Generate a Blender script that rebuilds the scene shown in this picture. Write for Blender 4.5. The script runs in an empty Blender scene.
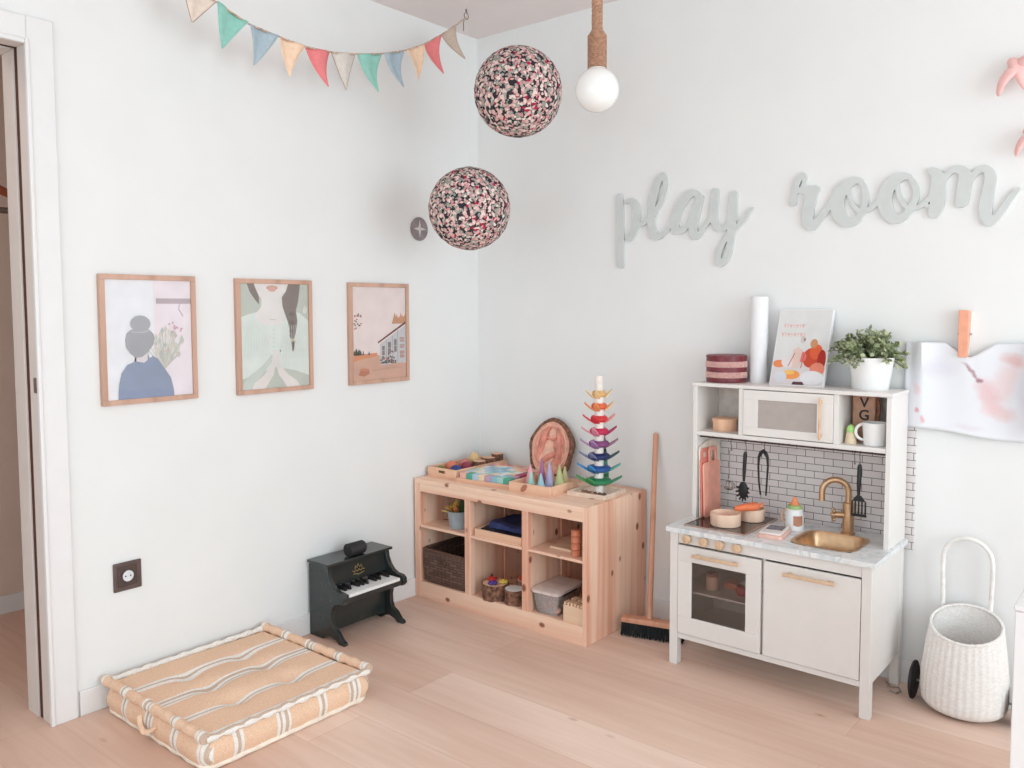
import bpy, bmesh, math, random
import numpy as np
from mathutils import Vector, Matrix, Euler
random.seed(7)
SC = bpy.context.scene
COL = SC.collection

# ------------------------------------------------------------------ camera
cam_d = bpy.data.cameras.new('camera'); cam = bpy.data.objects.new('camera', cam_d); COL.objects.link(cam)
yaw, pitch, roll = -0.6898, -0.0646, -0.0031
f_ = Vector((math.sin(yaw)*math.cos(pitch), math.cos(yaw)*math.cos(pitch), math.sin(pitch)))
r_ = Vector((math.cos(yaw), -math.sin(yaw), 0)); u_ = r_.cross(f_)
r2 = math.cos(roll)*r_+math.sin(roll)*u_; u2 = math.cos(roll)*u_-math.sin(roll)*r_
mw = Matrix((r2, u2, -f_)).transposed().to_4x4(); mw.translation = Vector((2.9296, -3.2787, 1.3827))
cam.matrix_world = mw
cam_d.sensor_width = 36; cam_d.lens = 843.8/1024*36; cam_d.shift_y = -19.8265/1024
SC.camera = cam

# ------------------------------------------------------------------ light
SC.view_settings.view_transform = 'Standard'; SC.view_settings.look = 'None'
SC.view_settings.gamma = 1; SC.view_settings.use_curve_mapping = False
SC.view_settings.exposure = 0.07
W = bpy.data.worlds.new('world'); SC.world = W; W.use_nodes = True
W.node_tree.nodes['Background'].inputs[0].default_value = (.885, 1.03, 1.09, 1)
W.node_tree.nodes['Background'].inputs[1].default_value = 1.63
def area(name, loc, target, sx, sy, power, col=(1, 1, 1)):
    l = bpy.data.lights.new(name, 'AREA'); l.shape = 'RECTANGLE'; l.size = sx; l.size_y = sy; l.energy = power; l.color = col
    o = bpy.data.objects.new(name, l); COL.objects.link(o); o.location = loc
    o.rotation_euler = (Vector(target)-Vector(loc)).to_track_quat('-Z', 'Y').to_euler(); return o
area('hallway_fill_light', (-.75, -3.0, 2.72), (-.75, -3.0, 0), .3, .3, 5, (1, .86, .76))  # added fill without a fixture, brightens the dark hallway
area('window_daylight', (6.0, -1.9, 1.55), (0.3, -1.0, 1.1), 2.2, 2.0, 54, (.90, 1.03, 1.08))

# ------------------------------------------------------------------ materials
def lin(c):
    out = []
    for v in c:
        v = v/255.0; out.append(v/12.92 if v <= .04045 else ((v+.055)/1.055)**2.4)
    return (*out, 1)
MATS = {}
def newmat(name):
    m = bpy.data.materials.new(name); m.use_nodes = True; nt = m.node_tree
    MATS[name] = m
    return m, nt, nt.nodes['Principled BSDF']
def N(nt, typ, **kw):
    n = nt.nodes.new(typ)
    for k, v in kw.items():
        if k.startswith('i_'): n.inputs[k[2:]].default_value = v
        else: setattr(n, k, v)
    return n
def ramp(nt, stops, interp='LINEAR'):
    r = nt.nodes.new('ShaderNodeValToRGB'); cr = r.color_ramp; cr.interpolation = interp
    while len(cr.elements) > 1: cr.elements.remove(cr.elements[-1])
    cr.elements[0].position = stops[0][0]; cr.elements[0].color = lin(stops[0][1])
    for p, c in stops[1:]:
        e = cr.elements.new(p); e.color = lin(c)
    return r
def coords(nt, scale=(1, 1, 1), rot=(0, 0, 0), loc=(0, 0, 0)):
    tc = N(nt, 'ShaderNodeTexCoord'); mp = N(nt, 'ShaderNodeMapping')
    mp.inputs['Scale'].default_value = scale; mp.inputs['Rotation'].default_value = rot; mp.inputs['Location'].default_value = loc
    nt.links.new(tc.outputs['Object'], mp.inputs['Vector']); return mp.outputs['Vector']
def mixc(nt, fac, a, b, mode='MIX'):
    m = N(nt, 'ShaderNodeMix', data_type='RGBA', blend_type=mode)
    for s, v in ((m.inputs[0], fac), (m.inputs[6], a), (m.inputs[7], b)):
        if hasattr(v, 'is_linked') or hasattr(v, 'links'): nt.links.new(v, s)
        else: s.default_value = v
    return m.outputs[2]
def bump(nt, b, h, strength=.2, dist=.002):
    n = N(nt, 'ShaderNodeBump'); n.inputs['Strength'].default_value = strength; n.inputs['Distance'].default_value = dist
    nt.links.new(h, n.inputs['Height']); nt.links.new(n.outputs[0], b.inputs['Normal'])
def mat(name, col, rough=.55, metal=0, var=.05, scale=30, bmp=0, spec=.4):
    """plain surface with a little mottling"""
    if name in MATS: return MATS[name]
    m, nt, b = newmat(name)
    v = coords(nt); n = N(nt, 'ShaderNodeTexNoise', i_Scale=scale, i_Detail=3.0); nt.links.new(v, n.inputs['Vector'])
    lo = tuple(max(0, c*(1-var)) for c in col); hi = tuple(min(255, c*(1+var)) for c in col)
    r = ramp(nt, [(.3, lo), (.7, hi)]); nt.links.new(n.outputs['Fac'], r.inputs[0]); nt.links.new(r.outputs[0], b.inputs['Base Color'])
    b.inputs['Roughness'].default_value = rough; b.inputs['Metallic'].default_value = metal; b.inputs['Specular IOR Level'].default_value = spec
    if bmp: bump(nt, b, n.outputs['Fac'], bmp, .003)
    return m
def wood(name, light, dark, axis='x', knots=True, rough=.5, streak=1.0, plank=None):
    """pine: grain running along axis, broad streaks and knots"""
    m, nt, b = newmat(name)
    st = {'x': (1.2, 26, 26), 'y': (26, 1.2, 26), 'z': (26, 26, 1.2)}[axis]
    st2 = {'x': (.35, 9, 9), 'y': (9, .35, 9), 'z': (9, 9, .35)}[axis]
    v = coords(nt, st); n = N(nt, 'ShaderNodeTexNoise', i_Scale=1.6, i_Detail=4.0, i_Distortion=.5); nt.links.new(v, n.inputs['Vector'])
    v2 = coords(nt, st2); n2 = N(nt, 'ShaderNodeTexNoise', i_Scale=1.7, i_Detail=1.0); nt.links.new(v2, n2.inputs['Vector'])
    r = ramp(nt, [(.3, dark), (.62, light)]); nt.links.new(n.outputs['Fac'], r.inputs[0])
    hi = tuple(min(255, c*1.07) for c in light)
    r2 = ramp(nt, [(.36, dark), (.48, light), (.62, hi)]); nt.links.new(n2.outputs['Fac'], r2.inputs[0])
    c = mixc(nt, .55, r.outputs[0], r2.outputs[0])
    if knots:
        kv = coords(nt, {'x': (4.4, 6.5, 6.5), 'y': (6.5, 4.4, 6.5), 'z': (6.5, 6.5, 4.4)}[axis], loc=(.3, .4, .1))
        vo = N(nt, 'ShaderNodeTexVoronoi', i_Scale=1.75, i_Randomness=1.0); nt.links.new(kv, vo.inputs['Vector'])
        kr = ramp(nt, [(.0, (255, 255, 255)), (.09, (255, 255, 255)), (.16, (0, 0, 0))]); nt.links.new(vo.outputs['Distance'], kr.inputs[0])
        c = mixc(nt, kr.outputs[0], c, lin((142, 82, 60)))
    nt.links.new(c, b.inputs['Base Color']); b.inputs['Roughness'].default_value = rough
    bump(nt, b, n.outputs['Fac'], .12, .001)
    return m

WALL = mat('white_paint', (237, 236, 235), .85, var=.006, scale=4, spec=.2)
CEIL = mat('ceiling_paint', (236, 226, 224), .9, var=.006, scale=4, spec=.2)
HALLW = mat('hallway_paint', (226, 204, 192), .9, var=.01, scale=4, spec=.2)
TRIM = mat('trim_lacquer', (235, 232, 232), .4, var=.006, scale=10)
JAMB = mat('jamb_lacquer', (228, 220, 215), .45, var=.01, scale=10)
SEAL = mat('dark_door_seal', (92, 55, 48), .8)
KWHITE = mat('kitchen_white', (232, 226, 222), .42, var=.008, scale=9)
PINE_X = wood('pine_along', (248, 208, 184), (230, 174, 145), 'x')
PINE_Z = wood('pine_upright', (250, 210, 186), (226, 160, 130), 'z')
PINE_Y = wood('pine_deep', (243, 205, 180), (222, 170, 142), 'y')
BIRCH = wood('pale_birch', (238, 205, 176), (224, 184, 150), 'x', knots=False)
TRAYW = wood('tray_wood', (240, 196, 166), (225, 170, 138), 'x', knots=False)
FRAMEW = wood('frame_oak', (204, 164, 144), (186, 144, 124), 'z', knots=False)
BROOMW = wood('broom_wood', (215, 160, 132), (190, 132, 105), 'z', knots=False)
BARK = mat('tree_bark', (118, 84, 68), .95, var=.35, scale=60, bmp=1)
BRASS = mat('brushed_brass', (208, 172, 136), .34, .9, var=.05, scale=40)
PALEB = mat('pale_brass', (222, 192, 162), .42, .35, var=.04, scale=40)
STEEL = mat('steel_wire', (150, 140, 135), .35, .9)
BLACKP = mat('black_plastic', (28, 26, 28), .45, var=.15)
PIANO = mat('piano_lacquer', (42, 48, 47), .2, var=.05, spec=.6)
KEYW = mat('piano_ivory', (240, 238, 236), .3, var=.01)
GOLD = mat('gold_print', (190, 160, 105), .4, .3)
CARD = mat('white_card', (240, 238, 240), .7, var=.008)
POT = mat('white_ceramic', (242, 240, 239), .25, var=.006)
ROPE = mat('jute_rope', (172, 132, 108), .95, var=.14, scale=110, bmp=.8)
LETTER = mat('grey_letter_paint', (208, 211, 209), .6, var=.01)
ENDGR = mat('cut_wood', (226, 180, 150), .8, var=.1, scale=50)

def glass(name, tint=(1, 1, 1, 1), alpha=.12, rough=.02, haze=0, ior=1.45):
    m, nt, b = newmat(name)
    out = nt.nodes['Material Output']; tr = N(nt, 'ShaderNodeBsdfTransparent'); gl = N(nt, 'ShaderNodeBsdfGlossy')
    tr.inputs[0].default_value = tint; gl.inputs['Roughness'].default_value = rough
    fr = N(nt, 'ShaderNodeFresnel', i_IOR=ior); mx = N(nt, 'ShaderNodeMixShader'); base = tr.outputs[0]
    if haze:
        df = N(nt, 'ShaderNodeBsdfDiffuse'); df.inputs[0].default_value = (.9, .86, .85, 1); m2 = N(nt, 'ShaderNodeMixShader'); m2.inputs[0].default_value = haze
        nt.links.new(tr.outputs[0], m2.inputs[1]); nt.links.new(df.outputs[0], m2.inputs[2]); base = m2.outputs[0]
    ad = N(nt, 'ShaderNodeMath', operation='ADD', use_clamp=True); ad.inputs[1].default_value = alpha
    nt.links.new(fr.outputs[0], ad.inputs[0]); nt.links.new(ad.outputs[0], mx.inputs[0])
    nt.links.new(base, mx.inputs[1]); nt.links.new(gl.outputs[0], mx.inputs[2]); nt.links.new(mx.outputs[0], out.inputs[0])
    nt.nodes.remove(b); return m
GLASS = glass('picture_glass', alpha=.01, ior=1.22)
SMOKE = glass('smoked_pane', (.86, .82, .80, 1), .02)
CLEARP = glass('clear_plastic', (.95, .93, .93, 1), .08, .15, .28)

def floor_mat():
    m, nt, b = newmat('oak_plank_floor')
    v = coords(nt, loc=(1.35, .10, 0))
    br = N(nt, 'ShaderNodeTexBrick', offset=.37, offset_frequency=2)
    for k, x in dict(Scale=1.0).items(): br.inputs[k].default_value = x
    br.inputs['Mortar Size'].default_value = .0016; br.inputs['Mortar Smooth'].default_value = .3
    br.inputs['Brick Width'].default_value = 2.1; br.inputs['Row Height'].default_value = .225
    br.inputs['Color1'].default_value = lin((243, 216, 201)); br.inputs['Color2'].default_value = lin((225, 188, 169)); br.inputs['Mortar'].default_value = lin((208, 168, 147))
    br.inputs['Bias'].default_value = .0
    nt.links.new(v, br.inputs['Vector'])
    v2 = coords(nt, (1.4, 22, 1)); n = N(nt, 'ShaderNodeTexNoise', i_Scale=1.5, i_Detail=5.0, i_Distortion=.6); nt.links.new(v2, n.inputs['Vector'])
    r = ramp(nt, [(.3, (226, 190, 168)), (.7, (250, 226, 210))]); nt.links.new(n.outputs['Fac'], r.inputs[0])
    c = mixc(nt, .35, br.outputs['Color'], r.outputs[0])
    v3 = coords(nt, (.5, 1.6, 1)); n3 = N(nt, 'ShaderNodeTexNoise', i_Scale=1.6, i_Detail=2.0); nt.links.new(v3, n3.inputs['Vector'])
    r3 = ramp(nt, [(.35, (232, 222, 218)), (.62, (255, 255, 255))]); nt.links.new(n3.outputs['Fac'], r3.inputs[0])
    c = mixc(nt, .7, c, r3.outputs[0], 'MULTIPLY')
    kv = coords(nt, (2.2, 4.6, 1)); vo = N(nt, 'ShaderNodeTexVoronoi', i_Scale=1.0); nt.links.new(kv, vo.inputs['Vector'])
    kr = ramp(nt, [(.0, (255, 255, 255)), (.018, (200, 200, 200)), (.06, (0, 0, 0))]); nt.links.new(vo.outputs['Distance'], kr.inputs[0])
    c = mixc(nt, kr.outputs[0], c, lin((188, 140, 115)))
    nt.links.new(c, b.inputs['Base Color']); b.inputs['Roughness'].default_value = .5
    b.inputs['Specular IOR Level'].default_value = .3
    return m
FLOOR = floor_mat()

def floral():
    m, nt, b = newmat('floral_fabric')
    v = coords(nt)
    nz = N(nt, 'ShaderNodeTexNoise', i_Scale=60.0, i_Detail=1.0); nt.links.new(v, nz.inputs['Vector'])
    vm = N(nt, 'ShaderNodeVectorMath', operation='MULTIPLY_ADD'); nt.links.new(nz.outputs['Color'], vm.inputs[0]); vm.inputs[1].default_value = (.018,)*3; nt.links.new(v, vm.inputs[2])
    vo = N(nt, 'ShaderNodeTexVoronoi', i_Scale=84.0); nt.links.new(vm.outputs[0], vo.inputs['Vector'])
    r = ramp(nt, [(0, (222, 180, 176)), (.2, (232, 214, 206)), (.36, (150, 154, 146)), (.50, (204, 150, 150)), (.64, (170, 164, 156)), (.76, (226, 200, 192)), (.88, (66, 62, 66)), (.97, (178, 50, 78))], 'CONSTANT')
    sx = N(nt, 'ShaderNodeSeparateColor'); nt.links.new(vo.outputs['Color'], sx.inputs[0]); nt.links.new(sx.outputs[0], r.inputs[0])
    e = ramp(nt, [(.0, (255, 255, 255)), (.58, (255, 255, 255)), (.68, (0, 0, 0))]); nt.links.new(vo.outputs['Distance'], e.inputs[0])
    c = mixc(nt, e.outputs[0], lin((52, 50, 56)), r.outputs[0])
    v2 = N(nt, 'ShaderNodeTexVoronoi', i_Scale=22.0); nt.links.new(v, v2.inputs['Vector'])
    e2 = ramp(nt, [(.0, (255, 255, 255)), (.16, (255, 255, 255)), (.2, (0, 0, 0))]); nt.links.new(v2.outputs['Distance'], e2.inputs[0])
    s2 = N(nt, 'ShaderNodeSeparateColor'); nt.links.new(v2.outputs['Color'], s2.inputs[0])
    r2 = ramp(nt, [(0, (0, 0, 0)), (.6, (255, 255, 255))], 'CONSTANT'); nt.links.new(s2.outputs[1], r2.inputs[0])
    fm = N(nt, 'ShaderNodeMath', operation='MULTIPLY'); nt.links.new(e2.outputs[0], fm.inputs[0]); nt.links.new(r2.outputs[0], fm.inputs[1])
    c = mixc(nt, fm.outputs[0], c, lin((196, 46, 84)))
    nt.links.new(c, b.inputs['Base Color']); b.inputs['Roughness'].default_value = .95; b.inputs['Specular IOR Level'].default_value = .1
    bump(nt, b, vo.outputs['Distance'], .3, .002)
    return m
FLORAL = floral()

def tiles():
    m, nt, b = newmat('metro_tile_sheet')
    tc = N(nt, 'ShaderNodeTexCoord'); sx = N(nt, 'ShaderNodeSeparateXYZ'); cb = N(nt, 'ShaderNodeCombineXYZ')
    nt.links.new(tc.outputs['Object'], sx.inputs[0]); nt.links.new(sx.outputs[0], cb.inputs[0]); nt.links.new(sx.outputs[2], cb.inputs[1])
    br = N(nt, 'ShaderNodeTexBrick', offset=.5)
    br.inputs['Scale'].default_value = 1; br.inputs['Brick Width'].default_value = .072; br.inputs['Row Height'].default_value = .0275; br.inputs['Mortar Size'].default_value = .0011
    br.inputs['Mortar Smooth'].default_value = .0
    br.inputs['Color1'].default_value = lin((233, 226, 225)); br.inputs['Color2'].default_value = lin((225, 217, 216)); br.inputs['Mortar'].default_value = lin((75, 68, 70))
    nt.links.new(cb.outputs[0], br.inputs['Vector']); nt.links.new(br.outputs['Color'], b.inputs['Base Color']); b.inputs['Roughness'].default_value = .5
    return m
TILE = tiles()

def marble():
    m, nt, b = newmat('marble_worktop')
    v = coords(nt); n = N(nt, 'ShaderNodeTexNoise', i_Scale=9.0, i_Detail=6.0, i_Distortion=1.2); nt.links.new(v, n.inputs['Vector'])
    r = ramp(nt, [(.35, (214, 218, 220)), (.5, (238, 237, 237)), (.56, (205, 212, 216)), (.62, (240, 238, 238))]); nt.links.new(n.outputs['Fac'], r.inputs[0])
    nt.links.new(r.outputs[0], b.inputs['Base Color']); b.inputs['Roughness'].default_value = .25; return m
MARBLE = marble()

def wicker(name, light, dark, su=90, sv=70):
    m, nt, b = newmat(name)
    tc = N(nt, 'ShaderNodeTexCoord'); mp = N(nt, 'ShaderNodeMapping'); nt.links.new(tc.outputs['UV'], mp.inputs[0]); mp.inputs['Scale'].default_value = (su, sv, 1)
    ck = N(nt, 'ShaderNodeTexBrick', offset=.5); ck.inputs['Scale'].default_value = 1; ck.inputs['Brick Width'].default_value = 1.0; ck.inputs['Row Height'].default_value = .5; ck.inputs['Mortar Size'].default_value = .09; ck.inputs['Mortar Smooth'].default_value = 1
    nt.links.new(mp.outputs[0], ck.inputs['Vector'])
    ck.inputs['Color1'].default_value = lin(light); ck.inputs['Color2'].default_value = lin(tuple(.5*a+.5*b2 for a, b2 in zip(light, dark))); ck.inputs['Mortar'].default_value = lin(dark)
    nt.links.new(ck.outputs['Color'], b.inputs['Base Color']); b.inputs['Roughness'].default_value = .7
    bump(nt, b, ck.outputs['Fac'], -.6, .004)
    return m
WICKW = wicker('white_wicker', (246, 243, 240), (222, 212, 206), 90, 30)
WICKB = wicker('brown_wicker', (124, 94, 80), (56, 40, 36), 110, 24)

def stripes(name, axis, centres, base, white, grey):
    """ticking: woven stripes at fixed places along one axis"""
    m, nt, b = newmat(name)
    tc = N(nt, 'ShaderNodeTexCoord'); sx = N(nt, 'ShaderNodeSeparateXYZ'); nt.links.new(tc.outputs['Object'], sx.inputs[0])
    st = [(0, base)]
    for c, kind in centres:
        ws = {'w3': [-.020, 0, .020], 'w2': [-.011, .011], 'w1': [0]}[kind]
        hw = {'w3': .0055, 'w2': .0062, 'w1': .006}[kind]
        for i, w in enumerate(ws):
            st.append((c+w-hw, white)); st.append((c+w+hw, grey if i < len(ws)-1 else base))
    r = ramp(nt, [(max(0, p), c) for p, c in st][:32], 'CONSTANT')
    nt.links.new(sx.outputs['xyz'.index(axis)], r.inputs[0])
    v = coords(nt); n = N(nt, 'ShaderNodeTexNoise', i_Scale=220.0, i_Detail=2.0); nt.links.new(v, n.inputs['Vector'])
    rr = ramp(nt, [(.3, (232, 232, 232)), (.7, (255, 255, 255))]); nt.links.new(n.outputs['Fac'], rr.inputs[0])
    c = mixc(nt, 1.0, r.outputs[0], rr.outputs[0], 'MULTIPLY')
    nt.links.new(c, b.inputs['Base Color']); b.inputs['Roughness'].default_value = .95; b.inputs['Specular IOR Level'].default_value = .1
    bump(nt, b, n.outputs['Fac'], .3, .001)
    return m

# ------------------------------------------------------------------ mesh builder
class MB:
    def __init__(s): s.bm = bmesh.new(); s.mi = 0; s.T = Matrix.Identity(4); s.uv = s.bm.loops.layers.uv.new('UVMap')
    def v(s, p): return s.bm.verts.new(s.T @ Vector(p))
    def f(s, vs):
        try: fc = s.bm.faces.new(vs)
        except ValueError: return None
        fc.material_index = s.mi; return fc
    def box(s, x0, x1, y0, y1, z0, z1):
        c = [s.v((x, y, z)) for x in (x0, x1) for y in (y0, y1) for z in (z0, z1)]
        for q in ((0, 1, 3, 2), (4, 6, 7, 5), (0, 4, 5, 1), (2, 3, 7, 6), (0, 2, 6, 4), (1, 5, 7, 3)): s.f([c[i] for i in q])
        return s
    def prism(s, pts, axis, a, b):
        """closed outline pts (2D) extruded along axis from a to b"""
        def P(p, t): return {'x': (t, p[0], p[1]), 'y': (p[0], t, p[1]), 'z': (p[0], p[1], t)}[axis]
        A = [s.v(P(p, a)) for p in pts]; B = [s.v(P(p, b)) for p in pts]; n = len(pts)
        s.f(A); s.f(B[::-1])
        for i in range(n): s.f([A[i], A[(i+1) % n], B[(i+1) % n], B[i]])
        return s
    def ring(s, c, r, ax1, ax2, seg, sq=1):
        return [s.v(Vector(c)+ax1*(r*math.cos(2*math.pi*i/seg))+ax2*(r*sq*math.sin(2*math.pi*i/seg))) for i in range(seg)]
    def loft(s, rings, cap0=True, cap1=True, closed=False):
        for k in range(len(rings)-1+(1 if closed else 0)):
            A, B = rings[k], rings[(k+1) % len(rings)]; n = len(A)
            for i in range(n):
                fc = s.f([A[i], A[(i+1) % n], B[(i+1) % n], B[i]])
                if fc:
                    uvs = [(i/n, k), ((i+1)/n, k), ((i+1)/n, k+1), (i/n, k+1)]
                    for lp, t in zip(fc.loops, uvs): lp[s.uv].uv = (t[0], t[1]/max(1, len(rings)-1))
        if not closed:
            if cap0: s.f(rings[0][::-1])
            if cap1: s.f(rings[-1])
        return s
    def lathe(s, prof, c=(0, 0, 0), axis=(0, 0, 1), seg=28, cap0=True, cap1=True, sq=1):
        ax = Vector(axis).normalized(); a1 = ax.orthogonal().normalized()
        if abs(ax.z) > .99: a1 = Vector((1, 0, 0))
        a2 = ax.cross(a1); c = Vector(c)
        return s.loft([s.ring(c+ax*h, max(r, 1e-4), a1, a2, seg, sq) for r, h in prof], cap0, cap1)
    def cyl(s, a, b, r, r2=None, seg=20):
        a, b = Vector(a), Vector(b); d = b-a
        return s.lathe([(r, 0), (r if r2 is None else r2, d.length)], a, d, seg)
    def ball(s, c, r, seg=24, rings=14, sc=(1, 1, 1)):
        c = Vector(c); R = []
        for k in range(rings+1):
            t = math.pi*k/rings; rr = max(math.sin(t), .004)
            R.append([s.v(c+Vector((r*sc[0]*rr*math.cos(2*math.pi*i/seg), r*sc[1]*rr*math.sin(2*math.pi*i/seg), -r*sc[2]*math.cos(t)))) for i in range(seg)])
        return s.loft(R)
    def tube(s, path, r, seg=10, closed=False, flat=1.0):
        P = [Vector(p) for p in path]; n = len(P); rs = r if hasattr(r, '__len__') else [r]*n; R = []
        up = None
        for i in range(n):
            if closed: t = P[(i+1) % n]-P[i-1]
            else: t = P[min(i+1, n-1)]-P[max(i-1, 0)]
            t.normalize()
            if up is None: up = t.orthogonal().normalized()
            up = (up-t*up.dot(t)); up = up.normalized() if up.length > 1e-6 else t.orthogonal().normalized()
            s2 = t.cross(up)
            R.append([s.v(P[i]+up*(rs[i]*math.cos(2*math.pi*j/seg))+s2*(rs[i]*flat*math.sin(2*math.pi*j/seg))) for j in range(seg)])
        return s.loft(R, closed=closed)
    def grid(s, fn, nu, nv, flip=False):
        G = [[s.v(fn(i/nu, j/nv)) for j in range(nv+1)] for i in range(nu+1)]
        for i in range(nu):
            for j in range(nv):
                q = [G[i][j], G[i+1][j], G[i+1][j+1], G[i][j+1]]; t = [(i/nu, j/nv), ((i+1)/nu, j/nv), ((i+1)/nu, (j+1)/nv), (i/nu, (j+1)/nv)]
                if flip: q.reverse(); t.reverse()
                fc = s.f(q)
                if fc:
                    for lp, w in zip(fc.loops, t): lp[s.uv].uv = w
        return s
    def build(s, name, mats, parent=None, bev=0, smooth=True, solid=0, sub=0, loc=None):
        if not isinstance(mats, (list, tuple)): mats = [mats]
        bmesh.ops.recalc_face_normals(s.bm, faces=s.bm.faces[:])
        me = bpy.data.meshes.new(name); s.bm.to_mesh(me); s.bm.free()
        o = bpy.data.objects.new(name, me); COL.objects.link(o)
        for m in mats: me.materials.append(m)
        if parent is not None:
            o.parent = parent; w = ORG.get(parent.name, Vector())
            if w.length: me.transform(Matrix.Translation(-w))
            ORG[o.name] = w
        elif loc is not None:
            me.transform(Matrix.Translation(-Vector(loc))); o.location = loc; ORG[o.name] = Vector(loc)
        if smooth:
            me.shade_smooth()
            try: me.set_sharp_from_angle(angle=math.radians(38))
            except Exception: pass
        if solid:
            md = o.modifiers.new('solid', 'SOLIDIFY'); md.thickness = solid; md.offset = 0
        if bev:
            md = o.modifiers.new('bevel', 'BEVEL'); md.width = bev; md.segments = 2; md.limit_method = 'ANGLE'; md.angle_limit = math.radians(40)
        if sub:
            md = o.modifiers.new('sub', 'SUBSURF'); md.levels = sub; md.render_levels = sub
        return o
ORG = {}
def tag(o, label, cat, group=None):
    o['label'] = label; o['category'] = cat
    if group: o['group'] = group
    return o
def thing(name, label, cat, loc, group=None, rot=None, local=False):
    """an Empty at the thing's base; parts are written in world coordinates unless local"""
    o = bpy.data.objects.new(name, None); COL.objects.link(o); o.location = loc; o.empty_display_size = .05
    if rot: o.rotation_euler = rot
    ORG[o.name] = Vector() if (local or rot) else Vector(loc)
    return tag(o, label, cat, group)
def struct(m, name, mats, **k):
    o = m.build(name, mats, smooth=False, **k); o['kind'] = 'structure'; return o
def bx(*a): return MB().box(*a)
def T(*v): return Matrix.Translation(Vector(v))
def RZ(d): return Matrix.Rotation(math.radians(d), 4, 'Z')
def RX(d): return Matrix.Rotation(math.radians(d), 4, 'X')
def RY(d): return Matrix.Rotation(math.radians(d), 4, 'Y')

# ------------------------------------------------------------------ the room
H = 2.756
struct(bx(-1.35, 5.2, -5.2, .14, -.06, 0), 'floor', FLOOR)
struct(bx(-.175, 5.2, -5.2, .14, H, H+.08), 'ceiling', CEIL)
struct(bx(-.175, 5.2, 0, .14, 0, H), 'wall_back', WALL)
w = MB(); w.box(-.175, 0, -2.128, 0, 0, H); w.box(-.175, 0, -5.2, -2.128, 2.252, H); w.box(-.175, 0, -5.2, -3.12, 0, 2.25)
struct(w, 'wall_left', WALL)
struct(bx(-1.35, -1.28, -4.2, -.6, 0, H), 'wall_hallway', HALLW)
struct(bx(-1.28, -.175, -.68, -.6, 0, H), 'wall_hallway_end', HALLW)
struct(bx(-1.28, -.175, -4.28, -4.2, 0, H), 'wall_hallway_far', HALLW)
struct(bx(-1.35, -.175, -4.28, -.6, H, H+.08), 'ceiling_hallway', HALLW)  # unseen, put over the hallway to darken it
def baseboard(name, *b):
    return struct(bx(*b), name, TRIM, bev=.003)
baseboard('baseboard_left', 0, .012, -2.06, 0, 0, .086)
baseboard('baseboard_back', .012, 5.2, -.012, 0, 0, .086)
baseboard('baseboard_hallway', -1.28, -1.268, -4.2, -.68, 0, .082)
# door opening
dr = bpy.data.objects.new('door_1', None); COL.objects.link(dr); dr.location = (0, -2.15, 0); dr['kind'] = 'structure'; ORG['door_1'] = Vector((0, -2.15, 0))
m = MB(); m.box(0, .014, -2.150, -2.068, 0, 2.315); m.box(0, .014, -3.2, -2.150, 2.23, 2.315); m.build('casing', TRIM, dr, bev=.003)
m = MB(); m.box(.0005, .019, -2.1555, -2.142, 0, 2.243); m.box(.0005, .019, -3.12, -2.1555, 2.226, 2.243); m.build('casing_bead', TRIM, dr, bev=.004)
m = MB(); m.box(-.066, 0, -2.15, -2.129, 0, 2.25); m.box(-.066, 0, -3.12, -2.15, 2.23, 2.25)
m.box(-.184, -.098, -2.152, -2.129, 0, 2.25); m.box(-.184, -.098, -3.12, -2.152, 2.228, 2.25); m.box(-.098, -.066, -2.134, -2.129, 0, 2.25); m.build('jamb', JAMB, dr, bev=.002)
m = MB(); m.box(-.0975, -.0665, -2.146, -2.1345, 0, 2.243); m.box(-.0975, -.0665, -3.12, -2.146, 2.234, 2.249); m.build('seal_strip', SEAL, dr)
m = MB(); m.box(-.03, -.004, -2.153, -2.147, 1.115, 1.165); m.box(-.024, -.008, -2.1535, -2.1455, 1.13, 1.15); m.build('strike_plate', STEEL, dr, bev=.001)
# hallway rail and hanger
t = thing('coat_rail', 'grey metal rail mounted on the hallway wall beyond the doorway', 'rail', (-.62, -2.3, 1.765))
m = MB(); m.cyl((-.62, -2.6, 1.765), (-.62, -1.70, 1.765), .012); m.build('bar', STEEL, t)
for yb in (-1.72, -2.58): m = MB(); m.cyl((-1.28, yb, 1.765), (-.62, yb, 1.765), .009); m.build('bracket', STEEL, t)
t = thing('coat_hanger', 'brown wooden hanger seen through the doorway above the hallway rail', 'hanger', (-.62, -2.12, 1.84))
m = MB(); m.tube([(-.62, -2.34, 1.80), (-.62, -2.22, 1.845), (-.62, -2.12, 1.875), (-.62, -2.04, 1.85), (-.62, -1.92, 1.80)], [.014, .02, .022, .02, .014], flat=.6); m.build('shoulder_bar', mat('hanger_wood', (150, 78, 52), .4, var=.1), t)
m = MB(); m.tube([(-.62, -2.12, 1.875), (-.62, -2.12, 1.90), (-.62, -2.145, 1.915), (-.62, -2.15, 1.90), (-.62, -2.15, 1.777)], .0025, seg=6); m.build('hook', STEEL, t)

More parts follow.
